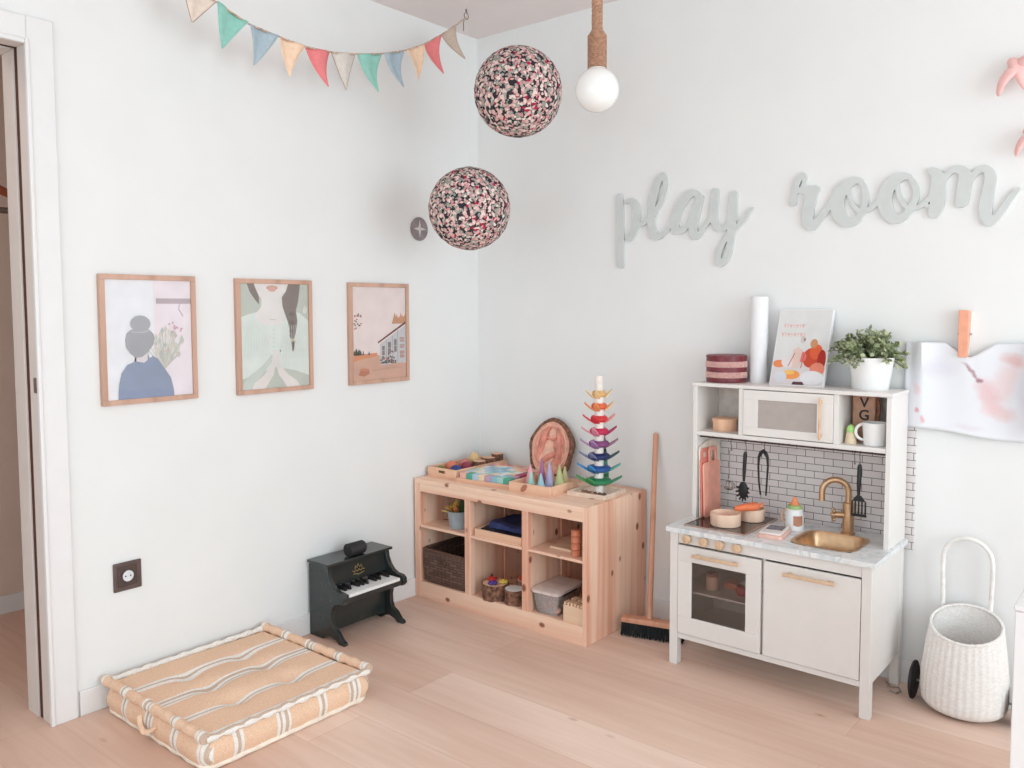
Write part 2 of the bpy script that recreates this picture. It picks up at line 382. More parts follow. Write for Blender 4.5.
# ------------------------------------------------------------------ storage shelf
X0, X1, YF, YB, TZ = .0135, 1.013, -.484, -.0125, .577
t = thing('storage_shelf', 'low knotty pine shelving unit with three columns of open compartments', 'shelf', (X0, YF, 0))
m = bx(X0, .05, YF, YB, 0, TZ-.022); m.build('side_panel', PINE_Z, t, bev=.002)
m = bx(X1-.02, X1, YF, YB, 0, TZ); m.build('side_panel', PINE_Z, t, bev=.002)
m = bx(X0, X1-.02, YF, YB, TZ-.022, TZ); m.build('top_board', PINE_X, t, bev=.002)
m = bx(.05, X1-.02, YF+.001, YF+.022, .516, TZ-.022); m.build('top_rail', PINE_X, t, bev=.002)
m = bx(.05, X1-.02, YF+.001, YF+.022, 0, .079); m.build('bottom_rail', PINE_X, t, bev=.002)
m = bx(.05, X1-.02, YF+.022, YB-.012, .058, .076); m.build('bottom_board', PINE_X, t)
m = bx(.05, X1-.02, YB-.012, YB, .0, TZ-.022); m.build('back_board', wood('pine_back_shaded', (200, 132, 102), (164, 98, 74), 'z'), t)  # compartment shade put into the colour: redder, darker pine
for a, b in ((.337, .372), (.673, .708)):
    m = bx(a+.006, b-.008, YF+.04, YB-.012, .076, TZ-.022); dv_ = m.build('divider', PINE_Z, t, bev=.002)
    m = bx(a, b, YF+.002, YF+.04, .076, TZ-.022); m.build('front_post', PINE_Z, dv_, bev=.002)
    m = bx(a+.003, b-.003, YF+.25, YF+.30, .076, TZ-.022); m.build('rear_post', PINE_Z, dv_, bev=.002)
for a, b in ((.05, .337), (.372, .673), (.708, X1-.02)):
    m = MB(); m.box(a, b, YF+.004, YB-.012, .343, .355); m.build('shelf_board', PINE_X, t, bev=.0015)

# trays on top ---------------------------------------------------------------
def tray(name, label, corner, w, d, h, rot=0, th=.009, slot=False, group=None, material=None):
    """corner = front-left corner on the surface; local x to the right, y to the back"""
    t = thing(name, label, 'tray', corner, group, rot=(0, 0, math.radians(rot)))
    mt = material or TRAYW
    m = MB(); m.box(0, w, 0, d, 0, .007); m.build('tray_floor', mt, t)
    m = MB()
    if slot:
        a, b, z0, z1 = w*.36, w*.62, h*.48, h*.75
        m.box(0, a, 0, th, .007, h); m.box(b, w, 0, th, .007, h); m.box(a, b, 0, th, .007, z0); m.box(a, b, 0, th, z1, h)
    else: m.box(0, w, 0, th, .007, h)
    m.box(0, w, d-th, d, .007, h); m.box(0, th, th, d-th, .007, h); m.box(w-th, w, th, d-th, .007, h)
    m.build('tray_rim', mt, t, bev=.0015); return t
tray('wooden_tray', 'pale wooden tray with a slotted handle at the left end of the shelf top', (.024, -.405, .577), .19, .375, .047, slot=True)
# toys in the left tray
zt = .5845
def ball_toy(x, y, z, r, col, cname, label, cat='ball', sc=(1, 1, 1), name='wooden_ball', group=None):
    o = MB().ball((x, y, z+r*sc[2]), r, 16, 10, sc).build(name, mat(cname, col, .6, var=.06), loc=(x, y, z)); tag(o, label, cat, group); return o
ball_toy(.062, -.352, zt, .020, (116, 132, 72), 'toy_olive', 'small olive green toy ball at the front of the slotted tray')
ball_toy(.086, -.30, zt, .029, (226, 128, 100), 'toy_coral', 'coral orange toy ball in the slotted tray')
ball_toy(.145, -.33, zt, .027, (58, 72, 130), 'toy_navy', 'navy blue toy ball in the slotted tray', sc=(1.2, 1, .9))
ball_toy(.150, -.262, zt, .028, (150, 60, 78), 'toy_wine', 'wine red toy ball behind the navy one in the slotted tray')
ball_toy(.105, -.225, zt, .030, (205, 130, 120), 'toy_rose', 'dusty rose toy ball in the middle of the slotted tray')
ball_toy(.100, -.15, zt, .036, (222, 190, 140), 'toy_straw', 'straw coloured toy egg standing tallest in the slotted tray', 'egg', (.8, .8, 1.15), 'toy_egg')
def log(x, y, z, r, h, label, group=None, name='log_slice', axis='z', top=None):
    t = thing(name, label, 'log', (x, y, z), group)
    m = MB(); R = []
    rnd = random.Random(int(x*1000)); 
    for hz in (0, .5, 1):
        R.append([m.v((x+(r*(1+.05*math.sin(3*a+x*9)+.03*rnd.random()))*math.cos(a), y+r*(1+.05*math.sin(3*a+x*9))*math.sin(a), z+h*hz)) for a in [2*math.pi*i/18 for i in range(18)]])
    m.loft(R); m.build('bark', BARK, t)
    m = MB(); m.lathe([(r*.93, 0), (r*.93, .0012)], (x, y, z+h), seg=18); m.build('cut_face', top or ENDGR, t)
    return t
log(.165, -.185, zt, .034, .050, 'dark bark log piece beside the straw egg in the slotted tray')
log(.160, -.108, zt, .036, .056, 'bark covered log piece in the middle back of the slotted tray')
log(.172, -.054, zt, .030, .070, 'reddish bark log piece standing at the back right of the slotted tray')

# pastel blocks
tr = tray('block_tray', 'thin wooden tray carrying the pastel block puzzle', (.232, -.424, .577), .305, .335, .018, rot=5)
pal = [((168, 214, 205), 'block_mint'), ((92, 172, 148), 'block_green'), ((186, 208, 226), 'block_sky'), ((240, 214, 180), 'block_cream'),
       ((196, 160, 182), 'block_mauve'), ((150, 190, 206), 'block_blue'), ((240, 184, 170), 'block_salmon'), ((232, 232, 226), 'block_white'), ((176, 84, 110), 'block_berry'), ((226, 150, 130), 'block_coral')]
colnames = {'block_mint': 'mint', 'block_green': 'sea green', 'block_sky': 'pale sky blue', 'block_cream': 'cream', 'block_mauve': 'mauve', 'block_blue': 'soft blue', 'block_salmon': 'salmon', 'block_white': 'off white', 'block_berry': 'berry red', 'block_coral': 'coral'}
lay = [[6, 1, 2, 3, 4, 5, 0, 1], [2, 3, 7, 0, 3, 7, 5, 4], [0, 7, 2, 5, 2, 7, 3, 8], [3, 2, 5, 2, 5, 0, 7, 8], [7, 5, 2, 5, 7, 3, 6, 1], [4, 3, 7, 2, 3, 6, 9, 6], [6, 9, 9, 6, 9, 6, 3, 0]]
rowsn = ['front row', 'second row from the front', 'third row from the front', 'middle row', 'third row from the back', 'second row from the back', 'back row']
rowsn = ['front row', 'second row', 'third row', 'fourth row', 'fifth row', 'sixth row', 'rear row']
ords = ['leftmost', 'second from left', 'third from left', 'fourth from left', 'fourth from right', 'third from right', 'second from right', 'rightmost']
bw, bd, bh = .0355, .0425, .036
R5 = RZ(5)
for j, row in enumerate(lay):
    for i, k in enumerate(row):
        p = R5 @ Vector((.011+bw*(i+.5), .014+bd*(j+.5), .0071)); p += Vector((.232, -.424, .577))
        mm = MB(); mm.box(-bw/2+.0006, bw/2-.0006, -bd/2+.0006, bd/2-.0006, 0, bh)
        o = mm.build('toy_block', mat(pal[k][1], pal[k][0], .6, var=.04), bev=.0025); o.location = p; o.rotation_euler.z = math.radians(5)
        tag(o, '%s wooden block, %s in the %s of the block tray' % (colnames[pal[k][1]], ords[i], rowsn[j]), 'block', 'pastel blocks in the block tray')

# cone tray
t3 = tray('cone_tray', 'square wooden tray of cone trees in front of the carved wood slice', (.555, -.425, .577), .225, .215, .043, rot=2)
m = MB(); m.lathe([(.021, 0), (.021, .006), (.017, .009)], (.085, -.000, .024), (0, -1, 0), 16, sq=.5); m.build('oval_knob', mat('knob_brown', (176, 118, 92), .5), t3)
cones = [(.598, -.325, .030, .105, (236, 170, 178), 'pink'), (.640, -.372, .026, .080, (176, 220, 205), 'mint green'), (.620, -.268, .024, .125, (178, 120, 158), 'purple'),
         (.668, -.345, .020, .070, (120, 172, 120), 'leaf green'), (.704, -.385, .026, .085, (158, 200, 214), 'pale blue'), (.700, -.318, .026, .125, (176, 170, 204), 'lilac'),
         (.742, -.300, .030, .115, (184, 188, 134), 'moss green'), (.668, -.262, .026, .10, (222, 160, 150), 'peach'), (.735, -.250, .026, .100, (214, 200, 150), 'straw yellow')]
for x, y, r, h, c, n_ in cones:
    mm = MB(); mm.lathe([(r, 0), (r*.96, .004), (r*.5, h*.52), (.0028, h*.985), (.0004, h)], (x, y, .5841), seg=20)
    o = mm.build('cone_tree', mat('cone_'+n_.replace(' ', '_'), c, .6, var=.04), loc=(x, y, .5841)); tag(o, '%s wooden cone tree in the square tray' % n_, 'toy', 'cone trees in the square tray')

# carved wood slice leaning on the wall
t = thing('wood_slice', 'round carved wood slice with a bark rim leaning against the wall', 'wood slice', (.535, -.118, .5775), rot=(math.radians(-14), 0, math.radians(10)))
def oval(a, b, z0, n=40, wob=.02, ph=0):
    return [(a*math.cos(2*math.pi*i/n)*(1+wob*math.sin(7*2*math.pi*i/n+ph)), z0+b*math.sin(2*math.pi*i/n)*(1+wob*math.sin(5*2*math.pi*i/n+ph))) for i in range(n)]
m = MB(); m.prism(oval(.116, .146, .146, 44, .035), 'y', 0, .030); m.build('bark_rim', BARK, t, bev=.004)
SL = mat('carved_wood', (226, 166, 146), .7, var=.12, scale=22); SLL = mat('carved_light', (236, 184, 162), .65, var=.08, scale=30); SLR = mat('carved_robe', (222, 146, 128), .65, var=.1, scale=30)
m = MB(); m.prism(oval(.098, .128, .146, wob=.02), 'y', -.003, .001); m.build('carved_face', SL, t)
m = MB()   # raised border and two figures in relief
bp = [(x, -.004, z) for x, z in oval(.084, .112, .146, 40, 0)]; m.tube(bp, .0035, 6, True); m.build('relief_border', SLL, t)
m = MB(); m.ball((.012, -.006, .218), .024, 16, 10, (1, .55, 1.1)); m.ball((-.004, -.004, .13), .050, 20, 12, (.75, .3, 1.25)); m.ball((-.045, -.004, .12), .03, 14, 10, (.6, .4, 1.7)); m.build('relief_figure', SLL, t)
m = MB(); m.tube([(-.012, -.006, .248), (-.030, -.007, .215), (-.038, -.006, .15), (-.058, -.006, .09)], [.010, .014, .018, .010], 8); m.tube([(.03, -.006, .245), (.045, -.007, .2), (.05, -.006, .14), (.04, -.006, .08)], [.008, .014, .016, .010], 8)
m.tube([(.03, -.006, .205), (.012, -.009, .19), (-.02, -.008, .2)], [.006, .008, .006], 8); m.tube([(.06, -.004, .22), (.066, -.005, .15), (.05, -.004, .06)], [.004, .006, .005], 6); m.tube([(-.055, -.004, .21), (-.066, -.005, .15), (-.055, -.004, .08)], [.004, .006, .005], 6); m.tube([(-.03, -.008, .085), (.0, -.010, .105), (.035, -.008, .13)], [.014, .018, .012], 8); m.ball((.035, -.008, .16), .017, 12, 8, (1, .6, 1)); m.build('relief_robe', SLR, t)

# rainbow tree stacker
t = tray('stacker_tray', 'shallow pale tray under the rainbow tree stacker', (.800, -.325, .577), .19, .185, .017, rot=4, material=mat('pale_tray', (238, 214, 196), .6))
for i in range(14):
    rr = random.Random(i); x = .835+.13*rr.random(); y = -.305+.035*rr.random()
    o = MB().ball((x, y, .5841+.007), .009, 8, 6, (1.3, .8, .75)).build('pebble', mat('pebble_%d' % (i % 3), [(120, 84, 64), (170, 120, 92), (92, 80, 70)][i % 3], .7), loc=(x, y, .5841))
    tag(o, 'small brown pebble scattered in the stacker tray', 'pebble', 'pebbles in the stacker tray')
t = thing('tree_stacker', 'rainbow tree stacking toy of curved wooden leaves around a white trunk', 'stacking toy', (.905, -.232, .5841))
lev = [((44, 128, 84), 'green'), ((40, 84, 150), 'blue'), ((34, 44, 92), 'navy'), ((132, 70, 120), 'purple'), ((198, 42, 84), 'crimson'), ((218, 54, 56), 'red'), ((232, 108, 66), 'orange'), ((228, 178, 120), 'amber')]
leafc = [((66, 150, 84), (58, 132, 96)), ((62, 140, 200), (84, 160, 140)), ((120, 124, 160), (44, 74, 74)), ((170, 130, 180), (150, 110, 130)), ((222, 140, 160), (170, 50, 90)), ((214, 60, 70), (226, 150, 140)), ((236, 150, 100), (236, 190, 140)), ((240, 204, 150), (240, 214, 170))]
m = MB(); TRX, TRY = .905, -.232
m.lathe([(.020, 0), (.020, .425), (.017, .43), (.017, .506), (.015, .511)], (TRX, TRY, .5841), seg=20); m.build('trunk', mat('trunk_white', (244, 232, 224), .5), t)
def arc_leaf(m, ang, z, r0, L, wd, rise):
    """curved slat: starts near the trunk and sweeps outward and up"""
    n = 8; A = Matrix.Rotation(ang, 4, 'Z'); rings = []
    for i in range(n+1):
        s_ = i/n; x = r0+L*s_; zz = z+rise*s_-.002*math.sin(math.pi*s_); hw = wd*(.55+.45*math.sin(math.pi*min(1, .25+.75*s_)))*(1 if s_ < .85 else .8); th = .0042
        c = [(x, -hw, zz-th), (x, hw, zz-th), (x, hw, zz+th), (x, -hw, zz+th)]
        rings.append([m.v(T(TRX, TRY, 0) @ A @ Vector(p)) for p in c])
    m.loft(rings)
for k, (c, n_) in enumerate(lev):
    z = .6375+.0545*k; r = .054-.0034*k
    m = MB(); m.lathe([(r*.8, -.013), (r, -.006), (r, .006), (r*.8, .013)], (TRX, TRY, z), seg=28); o = m.build('ring_disc', mat('stack_'+n_, c, .5, var=.03), t); o['label'] = n_+' disc'
    L = .078-.0056*k
    for q, (ang, cc) in enumerate(((math.radians(212), 0), (math.radians(32), 1), (math.radians(265), 0), (math.radians(95), 1))):
        m = MB(); arc_leaf(m, ang+k*.06, z-.018, .022, L*(1 if q < 2 else .72), .019-.001*k, .040-.001*k)
        m.build('leaf', mat('leaf_%d_%d' % (k, cc), leafc[k][cc], .5, var=.03), t, bev=.002)

# inside the compartments ------------------------------------------------------
zs, zb = .355, .076
t = thing('tin_bucket', 'grey blue metal bucket in the upper left compartment', 'bucket', (.232, -.405, zs))
m = MB(); m.lathe([(.040, 0), (.043, .002), (.056, .080), (.059, .084), (.054, .084), (.041, .006)], (.232, -.405, zs), seg=28, cap1=True); m.build('bucket_body', mat('bucket_grey', (160, 170, 176), .5), t)
m = MB(); m.tube([(.232+.058*math.cos(a), -.405+.01, zs+.078-.03*math.sin(a)) for a in np.linspace(0, math.pi, 12)], .002, 6); m.build('bail_handle', STEEL, t)
t = thing('leaf_bunch', 'yellow and green artificial leaves sticking out of the grey bucket', 'artificial plant', (.232, -.405, zs+.05))
for nm, c, cnt, sd, off in (('yellow_leaf', (226, 190, 92), 9, 3, (-.045, 0)), ('green_leaf', (84, 104, 66), 12, 5, (.01, .01)), ('orange_leaf', (206, 120, 70), 4, 9, (-.005, -.02))):
    rr = random.Random(sd); m = MB()
    for i in range(cnt):
        b = Vector((.232+off[0]*.35, -.405+off[1], zs+.06)); d = Vector((rr.uniform(-1, 1)+off[0]*18, rr.uniform(-1, .6), rr.uniform(.35, 1.1))).normalized(); L = rr.uniform(.05, .085)
        sd_ = d.cross(Vector((0, 0, 1))).normalized()*.014; up = Vector((0, 0, .004))
        tip = b+d*L; mid = b+d*L*.6
        a1, a2, a3, a4 = m.v(b), m.v(mid+sd_), m.v(tip), m.v(mid-sd_); c5 = m.v(mid+up)
        for q in ((a1, a2, c5), (a2, a3, c5), (a3, a4, c5), (a4, a1, c5)): m.f(q)
    m.build(nm, mat(nm+'_mat', c, .7, var=.12), t, solid=.0015)
# wicker basket
t = thing('wicker_basket', 'dark brown wicker basket in the lower left compartment', 'basket', (.053, -.476, zb))
m = MB(); x0, x1, y0, y1, h = .055, .330, -.476, -.12, .155
def rr_(a, b, c, d, r, z, n=5):
    o = []
    for cx, cy, s in ((b-r, d-r, 0), (a+r, d-r, 90), (a+r, c+r, 180), (b-r, c+r, 270)):
        for i in range(n+1):
            an = math.radians(s+90*i/n); o.append((cx+r*math.cos(an), cy+r*math.sin(an), z))
    return o
R = []
for ins, z in ((.012, 0), (0, .1*h), (-.004, .9*h), (-.004, h), (.010, h), (.018, .02)):
    R.append([m.v((p[0], p[1], zb+z if z else zb)) for p in rr_(x0+ins, x1-ins, y0+ins, y1-ins, .022, 0)])
m.loft(R); m.build('basket_body', WICKB, t)
m = MB()
pt = [(p[0], p[1], zb+h+.004+.004*math.sin(i*1.5)) for i, p in enumerate(rr_(x0+.002, x1-.002, y0+.002, y1-.002, .022, 0, 8))]; m.tube(pt, .008, 8, True); m.build('braided_rim', mat('wicker_rim', (92, 66, 54), .8, var=.3, scale=120, bmp=1), t)
m = MB(); m.tube([(.19+.022*math.cos(a), -.484, zb+.118+.016*math.sin(a)) for a in np.linspace(0, 2*math.pi, 16)[:-1]], .004, 6, True); m.build('grip_ring', mat('wicker_rim', (0, 0, 0)), t)
# wooden tray with dark cloths
tray('shelf_tray', 'wooden tray of dark cloths in the upper middle compartment', (.390, -.472, zs), .275, .36, .036)
for i, (c, x, y, sx, sy, z, lb) in enumerate((((44, 44, 54), .40, -.44, .24, .28, .0, 'charcoal folded cloth at the bottom of the shelf tray'), ((52, 58, 100), .44, -.43, .20, .24, .033, 'navy blue folded cloth on top in the shelf tray'))):
    m = MB(); zz = zs+.0075+z; q = random.Random(i)
    m.grid(lambda u, v: (x+u*sx, y+v*sy, zz+.022+.006*math.sin(u*7+v*4)+.004*math.sin(v*11)), 14, 12)
    m.grid(lambda u, v: (x+u*sx, y+v*sy, zz), 14, 12, True)
    for e in range(4):
        m.grid(lambda u, v, e=e: ((x+u*sx, y, zz+v*(.022+.006*math.sin(u*7))) if e == 0 else (x+u*sx, y+sy, zz+v*(.022+.006*math.sin(u*7+4)+.004*math.sin(11))) if e == 1 else (x, y+u*sy, zz+v*(.022+.006*math.sin(u*4)+.004*math.sin(u*11))) if e == 2 else (x+sx, y+u*sy, zz+v*(.022+.006*math.sin(7+u*4)+.004*math.sin(u*11)))), 14, 1)
    bmesh.ops.remove_doubles(m.bm, verts=m.bm.verts, dist=1e-5)
    o = m.build('folded_cloth', mat('cloth_%d' % i, c, .95, var=.2), loc=(x, y, zz)); tag(o, lb, 'cloth')
# stump pots
t = log(.476, -.428, zb, .062, .070, 'wide bark stump block at the front of the lower middle compartment', name='stump_block')
log(.592, -.432, zb, .046, .068, 'small dark bark stump with a white top beside the wide stump', name='stump_block', top=POT)
for x, y, c, n_ in ((.486, -.458, (88, 62, 140), 'violet'), (.512, -.412, (222, 190, 92), 'yellow'), (.447, -.415, (196, 52, 52), 'scarlet')):
    mm = MB(); z = zb+.0715
    for a in range(6): mm.ball((x+.014*math.cos(a*1.047), y+.014*math.sin(a*1.047), z+.007), .0095, 10, 6, (1, 1, .7))
    mm.ball((x, y, z+.009), .010, 10, 6)
    o = mm.build('toy_flower', mat('flower_'+n_, c, .7), loc=(x, y, z)); tag(o, '%s felt flower lying on the wide bark stump' % n_, 'toy')
log(.575, -.330, zb, .044, .078, 'bark stump at the back of the lower middle compartment under a red flower', name='stump_block')
mm = MB(); x, y, z = .575, -.335, zb+.0795
for a in range(6): mm.ball((x+.017*math.cos(a*1.047), y+.017*math.sin(a*1.047), z+.008), .012, 10, 6, (1, 1, .7))
mm.ball((x, y, z+.010), .012, 10, 6); o = mm.build('toy_flower', mat('flower_red', (214, 60, 52), .7), loc=(x, y, z)); tag(o, 'bright red felt flower on the rear bark stump', 'toy')
# clear box with lid
t = thing('plastic_box', 'clear lidded plastic box in the lower right compartment', 'box', (.716, -.470, zb), rot=(0, 0, math.radians(4)))
m = MB(); R = []
for ins, z in ((.014, 0), (.0, .096), (.003, .096), (.016, .003)):
    R.append([m.v((p[0], p[1], z)) for p in rr_(ins, .135-ins, ins, .215-ins, .018, 0)])
m.loft(R); m.build('box_body', CLEARP, t)
m = MB(); R = []
for ins, z in ((-.004, .092), (-.006, .104), (.012, .108)):
    R.append([m.v((p[0], p[1], z)) for p in rr_(ins, .135-ins, ins, .215-ins, .02, 0)])
m.loft(R); m.build('box_lid', mat('frosted_lid', (222, 206, 200), .35), t)
m = bx(.1375, .1425, .04, .15, .084, .092); m.build('lid_clip', BLACKP, t, bev=.001)
rr = random.Random(4)
for i in range(9):
    x, y = .76+.035*(i % 3)-.005, -.43+.05*(i//3); z = zb+.004+.018*(i % 2)
    o = MB().ball((x, y, z+.018), .018, 12, 8, (1, 1, .9)).build('toy_piece', mat('piece_%d' % (i % 3), [(206, 70, 70), (222, 120, 110), (236, 186, 170)][i % 3], .6), loc=(x, y, z))
    tag(o, 'small reddish toy piece seen inside the clear plastic box', 'toy', 'toy pieces in the clear box')
# peg block
t = thing('peg_block', 'pale wooden block with a toothed top in the lower right compartment', 'block', (.885, -.468, zb))
m = MB(); m.box(.885, .985, -.468, -.37, zb, zb+.072)
for i in range(6):
    for j in range(2):
        m.box(.887+i*.0168, .887+i*.0168+.009, -.466+j*.052, -.466+j*.052+.034, zb+.072, zb+.084)
m.build('block_body', BIRCH, t, bev=.0015)
# upper right compartment
t = thing('wooden_board', 'thin pale wooden board lying flat in the upper right compartment', 'board', (.80, -.40, zs))
m = bx(.770, .895, -.41, -.14, zs, zs+.010); m.build('board', BIRCH, t, bev=.002); t_ = t
for k, (z0, h_) in enumerate(((0, .028), (.0285, .028), (.057, .028), (.0855, .026))):
    o = MB().lathe([(.018, 0), (.021, .003), (.021, h_-.003), (.018, h_)], (.928, -.436, zs+z0), seg=20).build('wooden_spool', mat('spool_wood', (206, 128, 98), .6, var=.08), loc=(.928, -.436, zs+z0))
    tag(o, ['lowest', 'second lowest', 'second highest', 'topmost'][k]+' brown wooden disc of the stack in the upper right compartment', 'disc', 'stacked discs in the shelf')

# ------------------------------------------------------------------ toy piano
t = thing('toy_piano', 'black upright toy piano against the left wall', 'piano', (.014, -1.11, 0))
YL, YR = -1.108, -.762
side = [(.014, 0), (.014, .315), (.135, .315), (.140, .285), (.155, .255), (.178, .232), (.205, .222), (.235, .220), (.250, .208), (.252, .186), (.238, .172), (.205, .170),
        (.180, .160), (.166, .145), (.160, .115), (.163, .080), (.172, .060), (.198, .046), (.222, .020), (.240, .012), (.240, 0), (.205, 0), (.185, .014), (.150, .022), (.120, .014), (.10, 0)]
for a, b in ((YL, YL+.020), (YR-.020, YR)):
    m = MB(); m.prism(side, 'y', a, b); m.build('side_panel', PIANO, t, bev=.0015)
m = bx(.012, .150, YL-.008, YR+.008, .315, .326); m.build('lid', PIANO, t, bev=.002)
m = MB(); m.prism([(.112, .222), (.112, .315), (.120, .315), (.132, .222)], 'y', YL+.014, YR-.014); m.build('front_board', PIANO, t)
m = MB(); m.box(.112, .240, YL+.014, YR-.014, .176, .198); m.build('key_bed', PIANO, t, bev=.002)
m = bx(.118, .126, YL+.014, YR-.014, .03, .176); m.build('lower_board', PIANO, t)
n = 12; kw = (YR-YL-.062)/n
for a, b in ((YL+.020, YL+.030), (YR-.030, YR-.020)): m = bx(.14, .238, a, b, .198, .212); m.build('key_cheek', PIANO, t)
for i in range(n):
    y = YL+.031+i*kw
    m = bx(.148, .240, y+.0005, y+kw-.0005, .198, .211); m.build('white_key', KEYW, t, bev=.0012)
for i in range(n-1):
    if i % 7 in (2, 6): continue
    y = YL+.031+(i+1)*kw
    m = MB(); m.prism([(.140, .2111), (.140, .226), (.186, .224), (.193, .2111)], 'y', y-.0065, y+.0065); m.build('black_key', BLACKP, t, bev=.001)
m = MB()  # gold emblem: crown over a scrolled line of script
def onb(y, z, e=.0012): return (.132-(z-.222)*(.012/.093)+e, y, z)
for pts in ([(-.952, .268), (-.946, .280), (-.940, .270), (-.932, .286), (-.924, .270), (-.917, .280), (-.912, .268)], [(-.965, .262), (-.958, .255), (-.948, .263), (-.94, .255), (-.93, .263), (-.92, .255), (-.91, .262), (-.9, .258)], [(-.962, .248), (-.932, .242), (-.902, .248)]):
    m.tube([onb(*p) for p in pts], .0017, 6)
m.build('gold_emblem', GOLD, t)
t = thing('cylinder_speaker', 'short black ribbed cylinder lying on top of the toy piano', 'speaker', (.12, -.94, .326))
m = MB(); pr = []
for i in range(13):
    zz = .088*i/12; pr += [(.0285, zz), (.0262, zz+.003)] if i < 12 else []
m.lathe([(.024, -.002)]+pr+[(.024, .088)], (.120, -.984, .326+.0285), (0, 1, 0), 28); m.build('body', mat('speaker_black', (40, 38, 40), .6), t)
m = MB(); m.lathe([(.019, 0), (.019, .002)], (.120, -.988, .3545), (0, 1, 0), 24); m.build('end_cap', BLACKP, t)

# ------------------------------------------------------------------ floor cushion
CBASE, CWH, CGR = (247, 208, 178), (250, 243, 236), (214, 188, 168)
CX0, CX1, CY0, CY1, CH = .026, .670, -1.985, -1.340, .105
MX = stripes('ticking_across', 'x', [(.012, 'w1'), (.155, 'w2'), (.315, 'w3'), (.475, 'w2'), (.612, 'w1'), (.640, 'w2')], CBASE, CWH, CGR)
MY = stripes('ticking_along', 'y', [(.11, 'w2'), (.275, 'w3'), (.43, 'w2'), (.565, 'w3')], CBASE, CWH, CGR)
t = thing('floor_cushion', 'ochre and white striped mattress cushion lying on the floor by the left wall', 'cushion', (CX0, CY0, 0))
SXc, SYc = CX1-CX0, CY1-CY0
tufts = [(fx, fy) for fx in (.27, .5, .74) for fy in (.33, .68)]
def ctop(u, v):
    x, y = CX0+.012+u*(SXc-.024), CY0+.012+v*(SYc-.024)
    d = 0
    for a, b in tufts:
        dx, dy = (u-a)*SXc, (v-b)*SYc; d += .020*math.exp(-(dx*dx+dy*dy)/(2*.030**2))+.010*math.exp(-(dx*dx)/(2*.02**2)-(dy*dy)/(2*.09**2))
    e = min(u, 1-u, v, 1-v)
    pu = .010*math.sin(math.pi*u)*math.sin(math.pi*v)
    return (x, y, CH-.004+pu-d+.002*math.sin(9*u+5*v)-(.010 if e == 0 else 0))
m = MB(); m.grid(ctop, 44, 44); m.build('top_cover', MX, t)
def cside(m, ax):
    pass
def bulge(v): return .016*math.sin(math.pi*v)
wav = lambda s: .0035*math.sin(s*41)+.002*math.sin(s*90+1)
def wall_ring(v):
    bl = bulge(v); out = []; r = .045; ptsr = []
    x0_, x1_, y0_, y1_ = CX0+.006-bl*.2, CX1-.006+bl, CY0+.006-bl, CY1-.006+bl
    def seg(p, q, n): return [(p[0]+(q[0]-p[0])*i/n, p[1]+(q[1]-p[1])*i/n) for i in range(n)]
    def arc(cx, cy, a0): return [(cx+r*math.cos(math.radians(a0+90*i/6)), cy+r*math.sin(math.radians(a0+90*i/6))) for i in range(6)]
    ptsr = seg((x0_+r, y0_), (x1_-r, y0_), 40)+arc(x1_-r, y0_+r, -90)+seg((x1_, y0_+r), (x1_, y1_-r), 40)+arc(x1_-r, y1_-r, 0)+seg((x1_-r, y1_), (x0_+r, y1_), 40)+arc(x0_+r, y1_-r, 90)+seg((x0_, y1_-r), (x0_, y0_+r), 40)+arc(x0_+r, y0_+r, 180)
    n = len(ptsr); cx, cy = (x0_+x1_)/2, (y0_+y1_)/2
    return [(x+(x-cx)*wav(i/n*4)*math.sin(math.pi*v)*1.6, y+(y-cy)*wav(i/n*4)*math.sin(math.pi*v)*1.6, .004+v*(CH-.012)) for i, (x, y) in enumerate(ptsr)]
m = MB(); m.loft([[m.v(p) for p in wall_ring(k/8)] for k in range(9)], True, False)
for f in m.bm.faces:
    f.normal_update(); c_ = f.calc_center_median()
    f.material_index = 1 if (c_.x > CX1-.035 or c_.x < CX0+.035) and CY0+.02 < c_.y < CY1-.02 else 0
m.build('side_cover', [MX, MY], t)
def roll(name, a, b, r, mt, z, lump=.0022):
    a, b = Vector(a), Vector(b); n = 46; m = MB(); m.tube([(a.lerp(b, i/n)+Vector((0, 0, .0015*math.sin(i*1.9)))) for i in range(n+1)], [r+lump*math.sin(i*1.3) for i in range(n+1)], 12); m.build(name, mt, t)
zr = CH+.002
roll('rolled_edge', (CX0, CY0+.004, zr), (CX1, CY0+.004, zr), .0165, MX, zr); roll('rolled_edge', (CX0, CY1-.004, zr), (CX1, CY1-.004, zr), .0165, MX, zr)
roll('rolled_edge', (CX1-.003, CY0+.006, zr-.006), (CX1-.003, CY1-.006, zr-.006), .0105, MX, zr); roll('rolled_edge', (CX0+.008, CY0+.006, zr-.004), (CX0+.008, CY1-.006, zr-.004), .010, MX, zr)
rg = [(p[0]+(.004 if p[0] > (CX0+CX1)/2 else 0), p[1], .0095+.001*math.sin(i)) for i, p in enumerate(wall_ring(0))]; m = MB(); m.tube(rg, [.0085+.0012*math.sin(i*.9) for i in range(len(rg))], 10, True); m.build('bottom_piping', mat('cushion_cream', (244, 228, 212), .95), t)
m = MB(); m.tube([(CX0+.27+.11*s, CY0-.012-.014*math.sin(math.pi*s), .068-.030*math.sin(math.pi*s)) for s in np.linspace(0, 1, 12)], .009, 8, flat=.4); m.build('carry_handle', mat('cushion_ochre', CBASE, .95), t)
for k, (a, b) in enumerate(tufts):
    p = ctop(a, b); m = MB(); m.tube([(p[0]-.010, p[1], p[2]+.0015), (p[0]+.010, p[1], p[2]+.0015)], .0022, 6); m.build('tuft_stitch', mat('stitch_thread', (240, 226, 212), .9), t)

